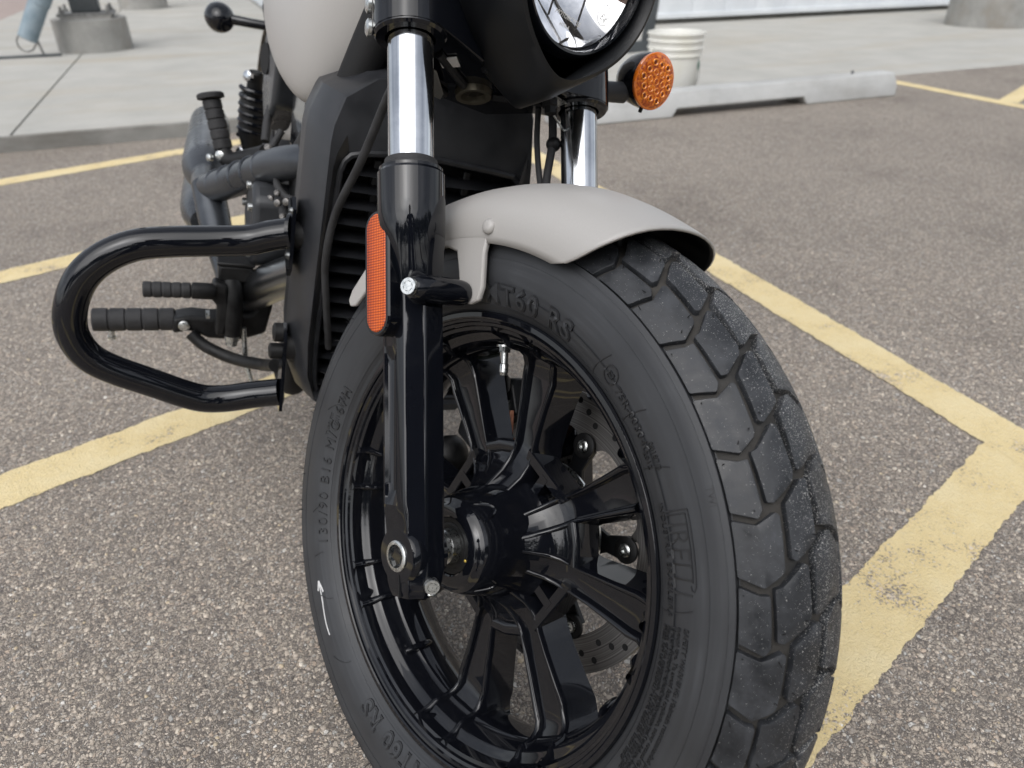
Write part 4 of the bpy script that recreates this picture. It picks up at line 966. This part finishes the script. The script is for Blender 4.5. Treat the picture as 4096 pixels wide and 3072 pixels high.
bq_ = N('ShaderNodeBump', Strength=.5, Distance=.002); Lk(wv.outputs['Fac'], bq_.inputs['Height']); Lk(bq_.outputs[0], p.inputs['Normal'])
obj('signal_lens', g, M['amber_clear'], sg, FF)
g = G(); g.stack(sc0-sa*.002, sa, [(0, .0295), (.001, .0290)], 40); obj('signal_board', g, mat('amber_board', (.95, .30, .02), .35), sg, FF)
su = Vector((1, 0, 0)); su = (su-sa*su.dot(sa)).normalized(); sv = sa.cross(su)
g = G(); g.stack(sc0+sa*.0006, sa, [(0, .0044), (.0032, .0041), (.0038, .0034), (.0030, .0026), (.0024, .0022)], 16, cap=False); me = g.mesh('led_well', 25); me.materials.append(mat('amber_well', (.98, .33, .02), .18, 0, Coat_Weight=1.0))  # bright ring: the highlight of each well is put into its colour
g = G(); g.stack(sc0+sa*.0022, sa, [(0, .0030), (.0010, .0026), (.0014, .0012)], 12); me2 = g.mesh('led', 25); me2.materials.append(mat('led_dark', (.16, .022, .002), .3))  # dark centre disc paints the shade inside each well
for row, (n_, dz) in enumerate(((3, .0165), (4, .0082), (5, .0), (4, -.0082), (3, -.0165))):
    for k in range(n_):
        off = su*((k-(n_-1)/2)*.0108)+sv*dz*1.12; obj('led_well', me, None, sg, FF, local=Matrix.Translation(off)); obj('led', me2, None, sg, FF, local=Matrix.Translation(off))
g = G(); g.stack(sc0-sa*.006+sv*.0315, sv, [(0, .0025), (.0045, .0022)], 10); obj('signal_screw', g, M['deep'], sg, FF)

# ---- cables
def cable(name, pts, r, m_, fr=FF, par=None): 
    g = G(); g.tube(pts, r, 10, 8); return obj(name, g, m_, par or moto, fr)
cable('brake_hose', [(-.083, -.020, .47), (-.084, -.025, .42), (-.088, -.022, .36), (-.094, -.012, .30), (-.092, -.05, .22)], .0035, M['rubber'])
cable('sensor_cable', [(-.096, -.012, .455), (-.095, -.012, .42), (-.090, -.018, .37), (-.092, -.020, .30)], .0048, M['rubber'])
g = G(); g.ball((-.097, -.012, .420), .0085, 16, 8); obj('hose_grommet', g, M['blackplastic'], moto, FF)
cable('cable_clip', [(-.062, .012, .446), (-.085, .006, .436), (-.110, .002, .424)], .0012, M['steel'])

# ---- radiator and its shroud (bike frame)
def ringpath(P_, y0, y1):
    return [(x, y0, z) for x, z in P_], [(x, y1, z) for x, z in P_]
outer = [(-.128, .405), (-.139, .372), (-.138, .345), (-.125, .300), (-.132, .18), (-.136, .06), (-.126, -.018), (-.100, -.043), (.100, -.043), (.132, -.026), (.146, .012), (.150, .060), (.147, .20), (.144, .315), (.140, .334), (.126, .364), (.085, .388), (0, .400)]
inner = [(-.100, .300), (-.113, .288), (-.115, .270), (-.113, .235), (-.110, .18), (-.110, .06), (-.108, -.008), (-.096, -.024), (.092, -.024), (.108, -.010), (.112, .020), (.113, .060), (.110, .18), (.106, .270), (.104, .284), (.095, .300), (.060, .306), (0, .308)]
inner = [(x*1.07, z) for x, z in inner]
mid_ = [(a[0]*.45+b[0]*.55, a[1]*.45+b[1]*.55) for a, b in zip(outer, inner)]
tilt = lambda z: -.302-.10*(.20-z)*.35
def yat(z, d): return tilt(z)+d-.40*max(0, z-.305)
g = G()
def fr_(x, z): return (x*.875, z*.985+.003)
rs = [[(x*.98, yat(z, -.11), z) for x, z in outer], [(x, yat(z, -.060), z) for x, z in outer], [(x*.995, yat(z, -.054), z) for x, z in outer],
      [(fr_(x, z)[0]*1.008, yat(z, -.002), fr_(x, z)[1]) for x, z in outer], [(fr_(x, z)[0]*.985, yat(z, .003), fr_(x, z)[1]*.995) for x, z in outer],
      [(a_[0]*.35*.9+b_[0]*.65, yat(a_[1]*.35+b_[1]*.65, .000), a_[1]*.35+b_[1]*.65) for a_, b_ in zip(outer, inner)],
      [(x*.99, yat(z, -.010), z) for x, z in inner], [(x*.975, yat(z, -.014), z) for x, z in inner], [(x*.97, yat(z, -.040), z) for x, z in inner]]
g.rings(rs, caps=False); shroud = obj('radiator_shroud', g, M['satin'], moto, BF, smooth=24)
g = G(); lip_ = [(x*.97, z) for x, z in inner]; g.tube([(x, yat(z, -.010), z) for x, z in lip_]+[(lip_[0][0], yat(lip_[0][1], -.010), lip_[0][1])], .0042, 8, 2); obj('opening_bead', g, M['satin'], shroud, BF)
g = G(); g.box((0, -.375, .145), (.22, .03, .35)); rad_ = obj('radiator', g, M['deep'], moto, BF)
for k in range(15):
    z = -.010+k*.0205; g = G()
    rs = []
    for i in range(17):
        x = -.116+.232*i/16; bow = .012*(1-(x/.116)**2)
        rs.append([(x, yat(z, -.026)+bow, z+.0016), (x, yat(z, -.020)+bow, z+.0002), (x, yat(z, -.026)+bow, z-.0014), (x, yat(z, -.048)+bow*.3, z+.004), (x, yat(z, -.048)+bow*.3, z+.0065)])
    g.rings(rs); obj('radiator_slat', g, M['satin'], rad_, BF, smooth=30)
for xx in (-.055, .06):
    g = G(); g.box((xx, -.345, .255), (.010, .012, .075)); obj('radiator_divider', g, M['satin'], rad_, BF, bevel=.002)
cable('clutch_cable', [(.086, -.17, .420), (.092, -.200, .379), (.102, -.240, .308), (.116, -.275, .240), (.120, -.288, .180), (.112, -.30, .12), (.10, -.32, .05)], .0045, M['rubber'], BF)
# frame behind the shroud
for s_ in (1, -1):
    g = G(); g.tube([(s_*.05, -.37, .50), (s_*.105, -.385, .30), (s_*.125, -.38, .10), (s_*.125, -.42, -.05), (s_*.12, -.56, -.09)], .022, 16, 6); obj('frame_tube', g, M['deep'], moto, BF)
g = G(); g.tube([(0, -.355, .60), (0, -.262, .445)], .034, 28); obj('steering_head', g, M['deep'], moto, BF)

# ---- fuel tank
rows = []
for y, w_, zb, zi, zt, xl in ((-.372, .045, .475, .490, .545, .030), (-.384, .085, .432, .470, .572, .056), (-.402, .118, .384, .455, .592, .088), (-.425, .142, .340, .445, .606, .112), (-.452, .156, .320, .440, .615, .125), (-.50, .168, .321, .440, .625, .130), (-.56, .176, .332, .440, .628, .134), (-.63, .179, .350, .440, .625, .132), (-.70, .165, .390, .440, .612, .120), (-.77, .145, .418, .445, .585, .100), (-.82, .115, .445, .455, .545, .080)):
    half_ = [(0, zi), (xl*.45, zi), (xl*.68, zb+(zi-zb)*.55), (xl*.86, zb+.006), (xl, zb), (xl+(w_-xl)*.55, zb+.010), (w_*.97, zb+.040), (w_, zb+.085), (w_*.985, zb+.13), (w_*.90, zt-.055), (w_*.66, zt-.014), (w_*.33, zt-.002), (0, zt)]
    full = half_+[(-x, z) for x, z in reversed(half_[1:-1])]
    rows.append([(x, y, z) for x, z in full])
g = G(); g.rings(rows); tank = obj('fuel_tank', g, M['cream'], moto, BF, smooth=80)
sbd = tank.modifiers.new('sub', 'SUBSURF'); sbd.levels = 2; sbd.render_levels = 2
# dark parts under the tank
g = G(); g.box((0, -.62, .36), (.13, .36, .14)); obj('airbox', g, M['deep'], moto, BF, bevel=.02)
g = G(); g.box((.105, -.62, .275), (.030, .16, .115)); obj('side_cover', g, M['gloss_dry'], moto, BF, bevel=.014, bseg=4)
g = G(); g.prism([(-.74, .40), (-.84, .43), (-.98, .36), (-.98, .25), (-.92, .20), (-.80, .26)], .095, .140); obj('rear_panel', g, M['exhaust'], moto, BF, bevel=.012, bseg=4)
g = G(); g.stack((.142, -.90, .325), (1, .2, 0), [(0, .026), (.004, .026), (.004, .020)], 28); obj('panel_recess', g, M['deep'], moto, BF)
g = G(); g.prism([(-.84, .45), (-1.30, .42), (-1.36, .38), (-1.20, .33), (-.98, .37)], -.12, .12); obj('seat', g, M['blackplastic'], moto, BF, bevel=.02, bseg=4)

# ---- engine
g = G(); g.box((-.01, -.62, .06), (.22, .30, .26)); eng = obj('engine_case', g, M['engine'], moto, BF, bevel=.02, bseg=4)
g = G(); pl = [(-.56, .070), (-.545, .10), (-.55, .170), (-.58, .19), (-.68, .17), (-.71, .11), (-.68, .050), (-.62, .045)]; g.prism(pl, .09, .182); obj('engine_cover', g, M['engine'], eng, BF, bevel=.010, bseg=3)
g = G(); g.box((.045, -.53, .215), (.17, .15, .12), Matrix.Rotation(rad(25), 3, 'X')); obj('front_cylinder', g, M['blackplastic'], eng, BF, bevel=.012)
for k, (yy_, zz_) in enumerate(((-.565, .155), (-.565, .085), (-.64, .060), (-.60, .178), (-.68, .13))):
    g = G(); g.stack((.182, yy_, zz_), (1, 0, 0), [(0, .0062), (.005, .0062), (.006, .0045)], 12); obj('case_bolt', g, M['steel'], eng, BF)
for (x_, yy_, zz_) in ((.150, -.52, .178), (.156, -.56, .172), (.140, -.505, .185), (.176, -.66, .10), (.172, -.62, .142)):
    g = G(); g.stack((x_, yy_, zz_), (.6, .7, .1), [(0, .0055), (.005, .0055), (.006, .004)], 8); obj('hose_fitting', g, M['disc'], eng, BF)

for k, pts_ in enumerate((((.10, -.50, .20), (.135, -.52, .185), (.15, -.56, .20), (.12, -.60, .22)), ((.08, -.47, .15), (.128, -.49, .14), (.140, -.54, .16), (.13, -.58, .15)), ((.13, -.72, .24), (.155, -.70, .19), (.165, -.68, .14)), ((.10, -.90, .30), (.135, -.86, .25), (.145, -.82, .20)), ((.09, -.55, .30), (.115, -.58, .26), (.10, -.62, .22)))):
    cable('engine_hose', pts_, (.0055, .0075, .006, .0075, .009)[k], M['rubber'], BF, eng)
for k, (c_, r_) in enumerate((((.145, -.50, .165), .0045), ((.150, -.535, .188), .0045), ((.158, -.60, .205), .0045), ((.150, -.70, .215), .006), ((.140, -.84, .215), .007), ((.135, -.90, .19), .006))):
    g = G(); g.stack(c_, (.5, .8, .2), [(0, r_), (.005, r_), (.0065, r_*.7)], 10); obj('engine_bolt', g, M['disc'], eng, BF)
g = G(); g.tube([(.185, -.640, -.020), (.150, -.55, .045), (.118, -.470, .096), (.105, -.43, .12)], [.0300, .0300, .0285, .0280], 24, 6); obj('lower_pipe', g, mat('brushed_dark_pipe', (.26, .27, .28), .25, 1), moto, BF)

# ---- exhaust
g = G(); g.tube([(.085, -.47, .255), (.121, -.520, .240), (.148, -.580, .217), (.179, -.660, .178), (.212, -.735, .140), (.232, -.790, .118), (.238, -.85, .105), (.236, -.95, .098)], [.022, .0235, .0245, .0248, .0248, .0248, .024, .024], 28, 6); hd = obj('header_pipe', g, M['exhaust'], moto, BF)
for k in range(5):
    t = k/4; p0 = Vector((.160, -.612, .203)).lerp(Vector((.218, -.752, .134)), t); d = (Vector((.218, -.752, .134))-Vector((.160, -.612, .203))).normalized()
    g = G(); g.stack(p0-d*.003, d, [(0, .0244), (.003, .0262), (.006, .0244)], 28); obj('shield_rib', g, M['exhaust'], hd, BF)
    g = G(); g.stack(p0+d*.016+Vector((.0105, .0195, .0105)), (.5, .8, .3), [(0, .0052), (.0012, .0050)], 12); obj('shield_slot', g, M['deep'], hd, BF)
g = G(); g.tube([(.236, -.80, .12), (.228, -.76, .085), (.220, -.72, .055), (.206, -.68, .02), (.19, -.62, -.02)], [.026, .026, .025, .024, .024], 24, 6); obj('lower_header', g, M['exhaust'], moto, BF)
for c0, c1, r_ in (((.236, -.93, .098), (.214, -1.52, .088), .046), ((.240, -.90, .022), (.226, -1.46, .004), .043)):
    a = Vector(c0); b = Vector(c1); d = b-a; g = G()
    g.stack(a, d, [(0, .022), (.02, .030), (.06, r_*.92), (.10, r_), (d.length-.03, r_), (d.length, r_*.86)], 36); obj('muffler', g, M['exhaust'], moto, BF)

# ---- shock absorber
a = Vector((.140, -1.15, .272)); b = Vector((.142, -1.17, .100)); d = b-a
g = G(); g.stack(a, d, [(0, .012), (.004, .016), (.05, .016), (.052, .026), (.06, .028), (.13, .0285), (.15, .022), (d.length, .016)], 28); shk = obj('shock_absorber', g, M['blackplastic'], moto, BF)
g = G(); pts = []
for i in range(73):
    t = i/72; c = a+d*(.20+.58*t); pts.append((c.x+.0265*math.cos(t*12*math.pi), c.y+.0265*math.sin(t*12*math.pi), c.z))
g.tube(pts, .0052, 8); obj('coil_spring', g, M['gloss_dry'], shk, BF)
for c in ((.152, -1.138, .262), (.160, -1.15, .105)):
    g = G(); g.stack(c, (.7, .6, .1), [(0, .011), (.008, .011), (.010, .007)], 8); obj('shock_bolt', g, M['chrome'], shk, BF)

# ---- passenger peg folded up, with its arm
def grip(a, b, r, n, nm, par, fr=BF):
    a = Vector(a); b = Vector(b); d = (b-a).length; pr = []
    for k in range(n):
        s0_, s1_ = d*k/n, d*(k+1)/n; pr += [(s0_+.0006, r*.90), (s0_+.0022, r), (s1_-.0022, r), (s1_-.0006, r*.90)]
    g = G(); g.stack(a, b-a, [(0, r*.7)]+pr+[(d, r*.7)], 26); return obj(nm, g, M['rubber'], par, fr, smooth=35)
g = G(); g.tube([(.207, -.915, .150), (.195, -.90, .142), (.165, -.86, .160), (.140, -.83, .175)], [.016, .015, .016, .018], 16, 5); arm = obj('passenger_peg_arm', g, M['blackplastic'], moto, BF)
pp = grip((.207, -.920, .156), (.2290, -.944, .236), .0165, 5, 'passenger_peg', moto)
g = G(); g.stack((.2290, -.944, .236), Vector((.022, -.024, .080)), [(0, .0165), (.002, .0235), (.008, .0240), (.011, .021)], 26); obj('peg_flange', g, M['rubber'], pp, BF)
g = G(); g.stack((.212, -.905, .147), (.6, .8, 0), [(0, .0095), (.004, .0095), (.006, .006)], 16); obj('peg_pivot', g, M['steel'], arm, BF)
g = G(); g.stack((.228, -.912, .140), (.8, .5, 0), [(0, .007), (.006, .007), (.008, .004)], 10); obj('peg_pivot', g, M['steel'], arm, BF)

# ---- rider peg and brake pedal
pg = grip((.400, -.620, -.059), (.284, -.620, -.053), .0178, 5, 'rider_peg', moto)
g = G(); g.stack((.374, -.618, -.075), (0, 0, -1), [(0, .0045), (.009, .0045), (.010, .0065), (.014, .0055)], 12); obj('feeler_bolt', g, M['steel'], pg, BF)
g = G(); pl = [(.288, -.040), (.262, -.034), (.235, -.036), (.175, -.028), (.150, .004), (.140, -.006), (.150, -.060), (.190, -.074), (.236, -.072), (.262, -.060), (.288, -.066)]
g.prism(pl, -.632, -.590, 'y'); brk = obj('peg_mount', g, M['blackplastic'], moto, BF, bevel=.006, bseg=3)
g = G(); g.tube([(.262, -.588, -.062), (.240, -.575, -.078), (.200, -.55, -.086), (.160, -.50, -.070), (.148, -.46, -.050)], .0095, 12, 5); obj('mount_rib', g, M['blackplastic'], brk, BF)
g = G(); g.stack((.271, -.590, -.050), (.2, 1, 0), [(0, .0085), (.003, .0085), (.0045, .006)], 18); obj('peg_pin', g, M['steel'], brk, BF)
bp_ = grip((.327, -.560, .020), (.262, -.560, .0218), .0118, 5, 'brake_toe_peg', moto)
g = G(); g.stack((.262, -.560, .0218), (-1, 0, .01), [(0, .0105), (.002, .0125), (.030, .0125), (.034, .010)], 20); obj('toe_peg_sleeve', g, M['blackplastic'], bp_, BF)
g = G(); g.prism([(.232, .040), (.212, .034), (.206, -.010), (.214, -.050), (.228, -.050), (.226, .000), (.236, .012)], -.580, -.555, 'y'); ped = obj('brake_pedal', g, M['blackplastic'], moto, BF, bevel=.005, bseg=3)
g = G(); g.box((.200, -.590, .048), (.050, .045, .026)); mc = obj('brake_fluid_reservoir', g, M['blackplastic'], moto, BF, bevel=.004)
g = G(); g.box((.200, -.590, .0635), (.054, .049, .006)); obj('reservoir_cap', g, M['blackplastic'], mc, BF, bevel=.002)
g = G(); g.tube([(.205, -.578, .036), (.204, -.570, .010), (.203, -.566, -.030), (.203, -.564, -.052)], [.014, .016, .0155, .012], 18, 4); obj('master_cylinder', g, M['blackplastic'], mc, BF)
g = G(); g.stack((.203, -.564, -.050), (0, 0, -1), [(0, .011), (.010, .011), (.012, .009), (.018, .009)], 16); obj('banjo_bolt', g, M['steel'], mc, BF)
cable('steel_brake_line', [(.186, -.568, -.040), (.184, -.566, -.062), (.182, -.562, -.085), (.178, -.556, -.105), (.172, -.55, -.125)], .0042, M['steel'], BF)
g = G(); g.stack((.236, -.574, -.022), (1, .1, 0), [(0, .007), (.005, .007)], 8); obj('pedal_bolt', g, M['steel'], ped, BF)

# ---- engine guard
pts = [(.150, -.352, .190), (.175, -.360, .181), (.200, -.366, .171), (.235, -.370, .1655), (.285, -.370, .1600), (.325, -.370, .1520), (.358, -.370, .1330), (.381, -.370, .1060), (.393, -.370, .0720), (.394, -.370, .0380), (.380, -.370, .0080), (.354, -.370, -.0110), (.308, -.370, -.0310), (.270, -.370, -.0475), (.245, -.370, -.0545), (.218, -.368, -.0530), (.185, -.362, -.0440), (.152, -.352, -.0340)]
g = G(); g.tube(pts, .0185, 28, 5); guard = obj('engine_guard', g, M['gloss_dry'], moto, BF, smooth=60)
g = G(); g.tube([(.152, -.353, .190), (.148, -.351, .191)], .0235, 20); g.prism([(-.345, .236), (-.330, .225), (-.330, .150), (-.345, .136), (-.372, .150), (-.372, .225)], .151, .1555); obj('guard_plate', g, M['gloss_dry'], guard, BF, smooth=30)
g = G(); g.prism([(-.335, -.010), (-.335, -.055), (-.368, -.062), (-.368, .060), (-.350, .070), (-.335, .050)], .150, .1545); obj('guard_plate', g, M['gloss_dry'], guard, BF, smooth=30)
for yy_, zz_ in ((-.352, .187), (-.352, .035)):
    g = G(); g.stack((.128, yy_, zz_), (1, 0, 0), [(0, .017), (.022, .017)], 20); obj('guard_spacer', g, M['blackplastic'], guard, BF)
g = G(); g.stack((.1545, -.352, .055), (1, 0, 0), [(0, .0125), (.010, .0125), (.012, .009)], 16); obj('guard_bolt', g, M['blackplastic'], guard, BF)
g = G(); g.stack((.1545, -.352, .028), (1, 0, 0), [(0, .0105), (.014, .0105), (.016, .007)], 16); obj('guard_bolt', g, M['blackplastic'], guard, BF)

# ---- right rear turn signal and rear wheel
g = G(); g.tube([(.196, -1.452, .338), (.165, -1.442, .340), (.130, -1.43, .341), (.06, -1.42, .343)], [.0125, .011, .0105, .0105], 16, 4); rsg = obj('rear_turn_signal', g, M['gloss_dry'], moto, BF)
g = G(); g.stack((.200, -1.420, .338), (0, -1, 0), [(0, .004), (.004, .014), (.014, .025), (.028, .0315), (.044, .0335), (.058, .0330)], 32); obj('signal_shell', g, M['gloss_dry'], rsg, BF)
g = G(); g.lathe([(-.045, .20), (-.06, .215), (-.075, .26), (-.062, .30), (-.03, .322), (0, .326), (.03, .322), (.062, .30), (.075, .26), (.06, .215), (.045, .20)], 80, origin=(0, -1.50, .02)); obj('rear_tyre', g, M['tyre'], moto, BF)
g = G(); g.lathe([(-.045, .20), (-.03, .19), (.03, .19), (.045, .20)], 60, origin=(0, -1.50, .02)); obj('rear_rim', g, M['gloss_dry'], moto, BF)
g = G(); g.lathe([(-.09, .32), (-.085, .35), (0, .362), (.085, .35), (.09, .32)], 40, 20, 150, origin=(0, -1.50, .02)); obj('rear_fender', g, M['cream'], moto, BF, solid=(.003, -1))

# ------------------------------------------------------------------ the person taking the picture, mirrored in the black paint
def person():
    me = bpy.data.meshes.new('body')
    # crouched half-step behind the phone, both arms reaching towards it
    V = {'pelvis': (-.25, -.62, .93), 'waist': (-.25, -.62, 1.06), 'chest': (-.24, -.58, 1.28), 'neck': (-.23, -.54, 1.46), 'head0': (-.22, -.51, 1.54), 'head1': (-.21, -.49, 1.64), 'head2': (-.22, -.50, 1.70),
         'shl': (-.42, -.53, 1.40), 'shr': (-.06, -.60, 1.40), 'ell': (-.40, -.36, 1.14), 'elr': (.05, -.46, 1.12), 'wrl': (-.20, -.16, .94), 'wrr': (.06, -.24, .92), 'hal': (-.14, -.10, .90), 'har': (.04, -.16, .88),
         'hipl': (-.35, -.60, .90), 'hipr': (-.15, -.64, .90), 'knl': (-.37, -.52, .50), 'knr': (-.13, -.60, .50), 'anl': (-.38, -.60, .09), 'anr': (-.13, -.68, .09), 'tol': (-.36, -.42, .035), 'tor': (-.09, -.50, .035)}
    RR = {'pelvis': .15, 'waist': .135, 'chest': .155, 'neck': .058, 'head0': .075, 'head1': .098, 'head2': .085, 'shl': .070, 'shr': .070, 'ell': .048, 'elr': .048, 'wrl': .032, 'wrr': .032, 'hal': .038, 'har': .038, 'hipl': .095, 'hipr': .095, 'knl': .066, 'knr': .066, 'anl': .048, 'anr': .048, 'tol': .038, 'tor': .038}
    E_ = [('pelvis', 'waist'), ('waist', 'chest'), ('chest', 'neck'), ('neck', 'head0'), ('head0', 'head1'), ('head1', 'head2'), ('chest', 'shl'), ('chest', 'shr'), ('shl', 'ell'), ('shr', 'elr'), ('ell', 'wrl'), ('elr', 'wrr'), ('wrl', 'hal'), ('wrr', 'har'), ('pelvis', 'hipl'), ('pelvis', 'hipr'), ('hipl', 'knl'), ('hipr', 'knr'), ('knl', 'anl'), ('knr', 'anr'), ('anl', 'tol'), ('anr', 'tor')]
    K = list(V); 
    # five fingers on each hand, curled towards the phone
    pts = [V[k] for k in K]; rad_l = [RR[k] for k in K]; ed = [(K.index(a), K.index(b)) for a, b in E_]
    for hand, sx in (('hal', 1), ('har', -1)):
        hb = Vector(V[hand]); hi = K.index(hand)
        for f in range(5):
            ln = (.055, .075, .082, .076, .060)[f]; d = Vector((sx*.35+(f-2)*.10, .85, .25-(f-2)*.22)).normalized()
            if f == 0: d = Vector((sx*.1, .45, .85)).normalized()
            a = len(pts); p1 = hb+d*ln*.55; p2 = hb+d*ln*.9+Vector((sx*.02, 0, -.012)); pts += [tuple(p1), tuple(p2)]; rad_l += [.0095, .0085]; ed += [(hi, a), (a, a+1)]
    me.from_pydata(pts, ed, []); o = bpy.data.objects.new('person', me); COL.objects.link(o)
    sk = o.modifiers.new('skin', 'SKIN'); sk.use_smooth_shade = True
    if not me.skin_vertices: me.attributes  # layer is made with the modifier below
    return o, rad_l
po, rl = person()
po.data.update()
import bmesh as _bm
b_ = _bm.new(); b_.from_mesh(po.data); lay = b_.verts.layers.skin.verify(); b_.verts.ensure_lookup_table()
for i, v in enumerate(b_.verts): v[lay].radius = (rl[i], rl[i]*(.8 if i in (0, 1, 2) else 1)); v[lay].use_root = (i == 0)
b_.to_mesh(po.data); b_.free()
ss = po.modifiers.new('sub', 'SUBSURF'); ss.levels = 2; ss.render_levels = 2
pm = mat('dark_navy_clothing', (.012, .014, .022), .9); t, p, N, Lk = nodes(pm); co = N('ShaderNodeTexCoord'); sx = N('ShaderNodeSeparateXYZ'); Lk(co.outputs['Object'], sx.inputs[0])
r = ramp(N, [(.0, (.012, .011, .010)), (.055, (.018, .022, .035)), (.56, (.010, .011, .016)), (.88, (.30, .19, .14)), (.985, (.03, .022, .016))], 'CONSTANT'); mr = N('ShaderNodeMapRange'); mr.inputs[1].default_value = 0; mr.inputs[2].default_value = 1.7; Lk(sx.outputs['Z'], mr.inputs[0]); Lk(mr.outputs[0], r.inputs[0]); Lk(r.outputs[0], p.inputs['Base Color'])
po.data.materials.append(pm)
tag(po, 'person in dark clothes holding the camera, mirrored in the black wheel hub', 'person')

# ------------------------------------------------------------------ trees across the lot behind the camera, mirrored in the black spokes
leafm = noisy(mat('tree_leaves', (.05, .08, .03), .6), (.030, .052, .018), (.085, .115, .045), 1.2, 4)
barkm = noisy(mat('tree_bark', (.10, .08, .06), .9), (.07, .055, .04), (.14, .11, .085), 8, 6)
def crown_mesh(seed):
    rg = np.random.default_rng(seed); n = 5200
    cl_ = rg.normal(0, 1, (34, 3)); cl_ /= np.linalg.norm(cl_, axis=1)[:, None]; cl_ *= (rg.random((34, 1))**.4)*np.array([2.3, 2.3, 2.6]); cl_[:, 2] += 4.3
    pick = rg.integers(0, 34, n); c = cl_[pick]+rg.normal(0, .55, (n, 3)); u = rg.normal(0, 1, (n, 3)); u /= np.linalg.norm(u, axis=1)[:, None]; v = np.cross(u, rg.normal(0, 1, (n, 3))); v /= np.linalg.norm(v, axis=1)[:, None]
    sz_ = rg.uniform(.10, .20, (n, 1)); V4 = np.stack([c-u*sz_, c+v*sz_*.5, c+u*sz_, c-v*sz_*.5], 1).reshape(-1, 3)
    me = bpy.data.meshes.new('crown'); me.from_pydata(V4.tolist(), [], [(4*i, 4*i+1, 4*i+2, 4*i+3) for i in range(n)]); me.materials.append(leafm); return me
g = G(); g.tube([(0, 0, -.1), (.05, .03, 1.6), (.0, .1, 3.4), (.1, .0, 5.0), (.1, .1, 6.6)], [.24, .18, .14, .09, .03], 10, 4)
for a_ in range(5):
    c, s_ = math.cos(a_*1.26), math.sin(a_*1.26); g.tube([(0, .05, 2.6+a_*.3), (.8*c, .8*s_, 3.7+a_*.3), (1.6*c, 1.6*s_, 4.8+a_*.3)], [.09, .06, .02], 8, 3)
tm = g.mesh('trunk'); tm.materials.append(barkm); cms = [crown_mesh(1), crown_mesh(2)]
for k, (x_, y_, sc_, rz_) in enumerate(((-17, -15, 1.3, 0), (-12, -18, 1.5, 1), (-7, -19, 1.25, 2), (-2, -18, 1.45, 3), (3.5, -20, 1.6, 4), (8.5, -18, 1.3, 5), (13.5, -17, 1.45, 6), (18, -13, 1.3, 2.5), (-21, -10, 1.35, 4.5))):
    t_ = thing('leafy_tree', 'green leafy tree across the lot, mirrored dark in the glossy spokes', 'tree', (x_, y_, 0), 'trees across the lot behind the camera')
    lm = Matrix.Translation((x_, y_, 0)) @ Matrix.Rotation(rz_, 4, 'Z') @ Matrix.Scale(sc_, 4)
    obj('trunk', tm, None, t_, WF, local=lm); obj('crown', cms[k % 2], None, t_, WF, local=lm)
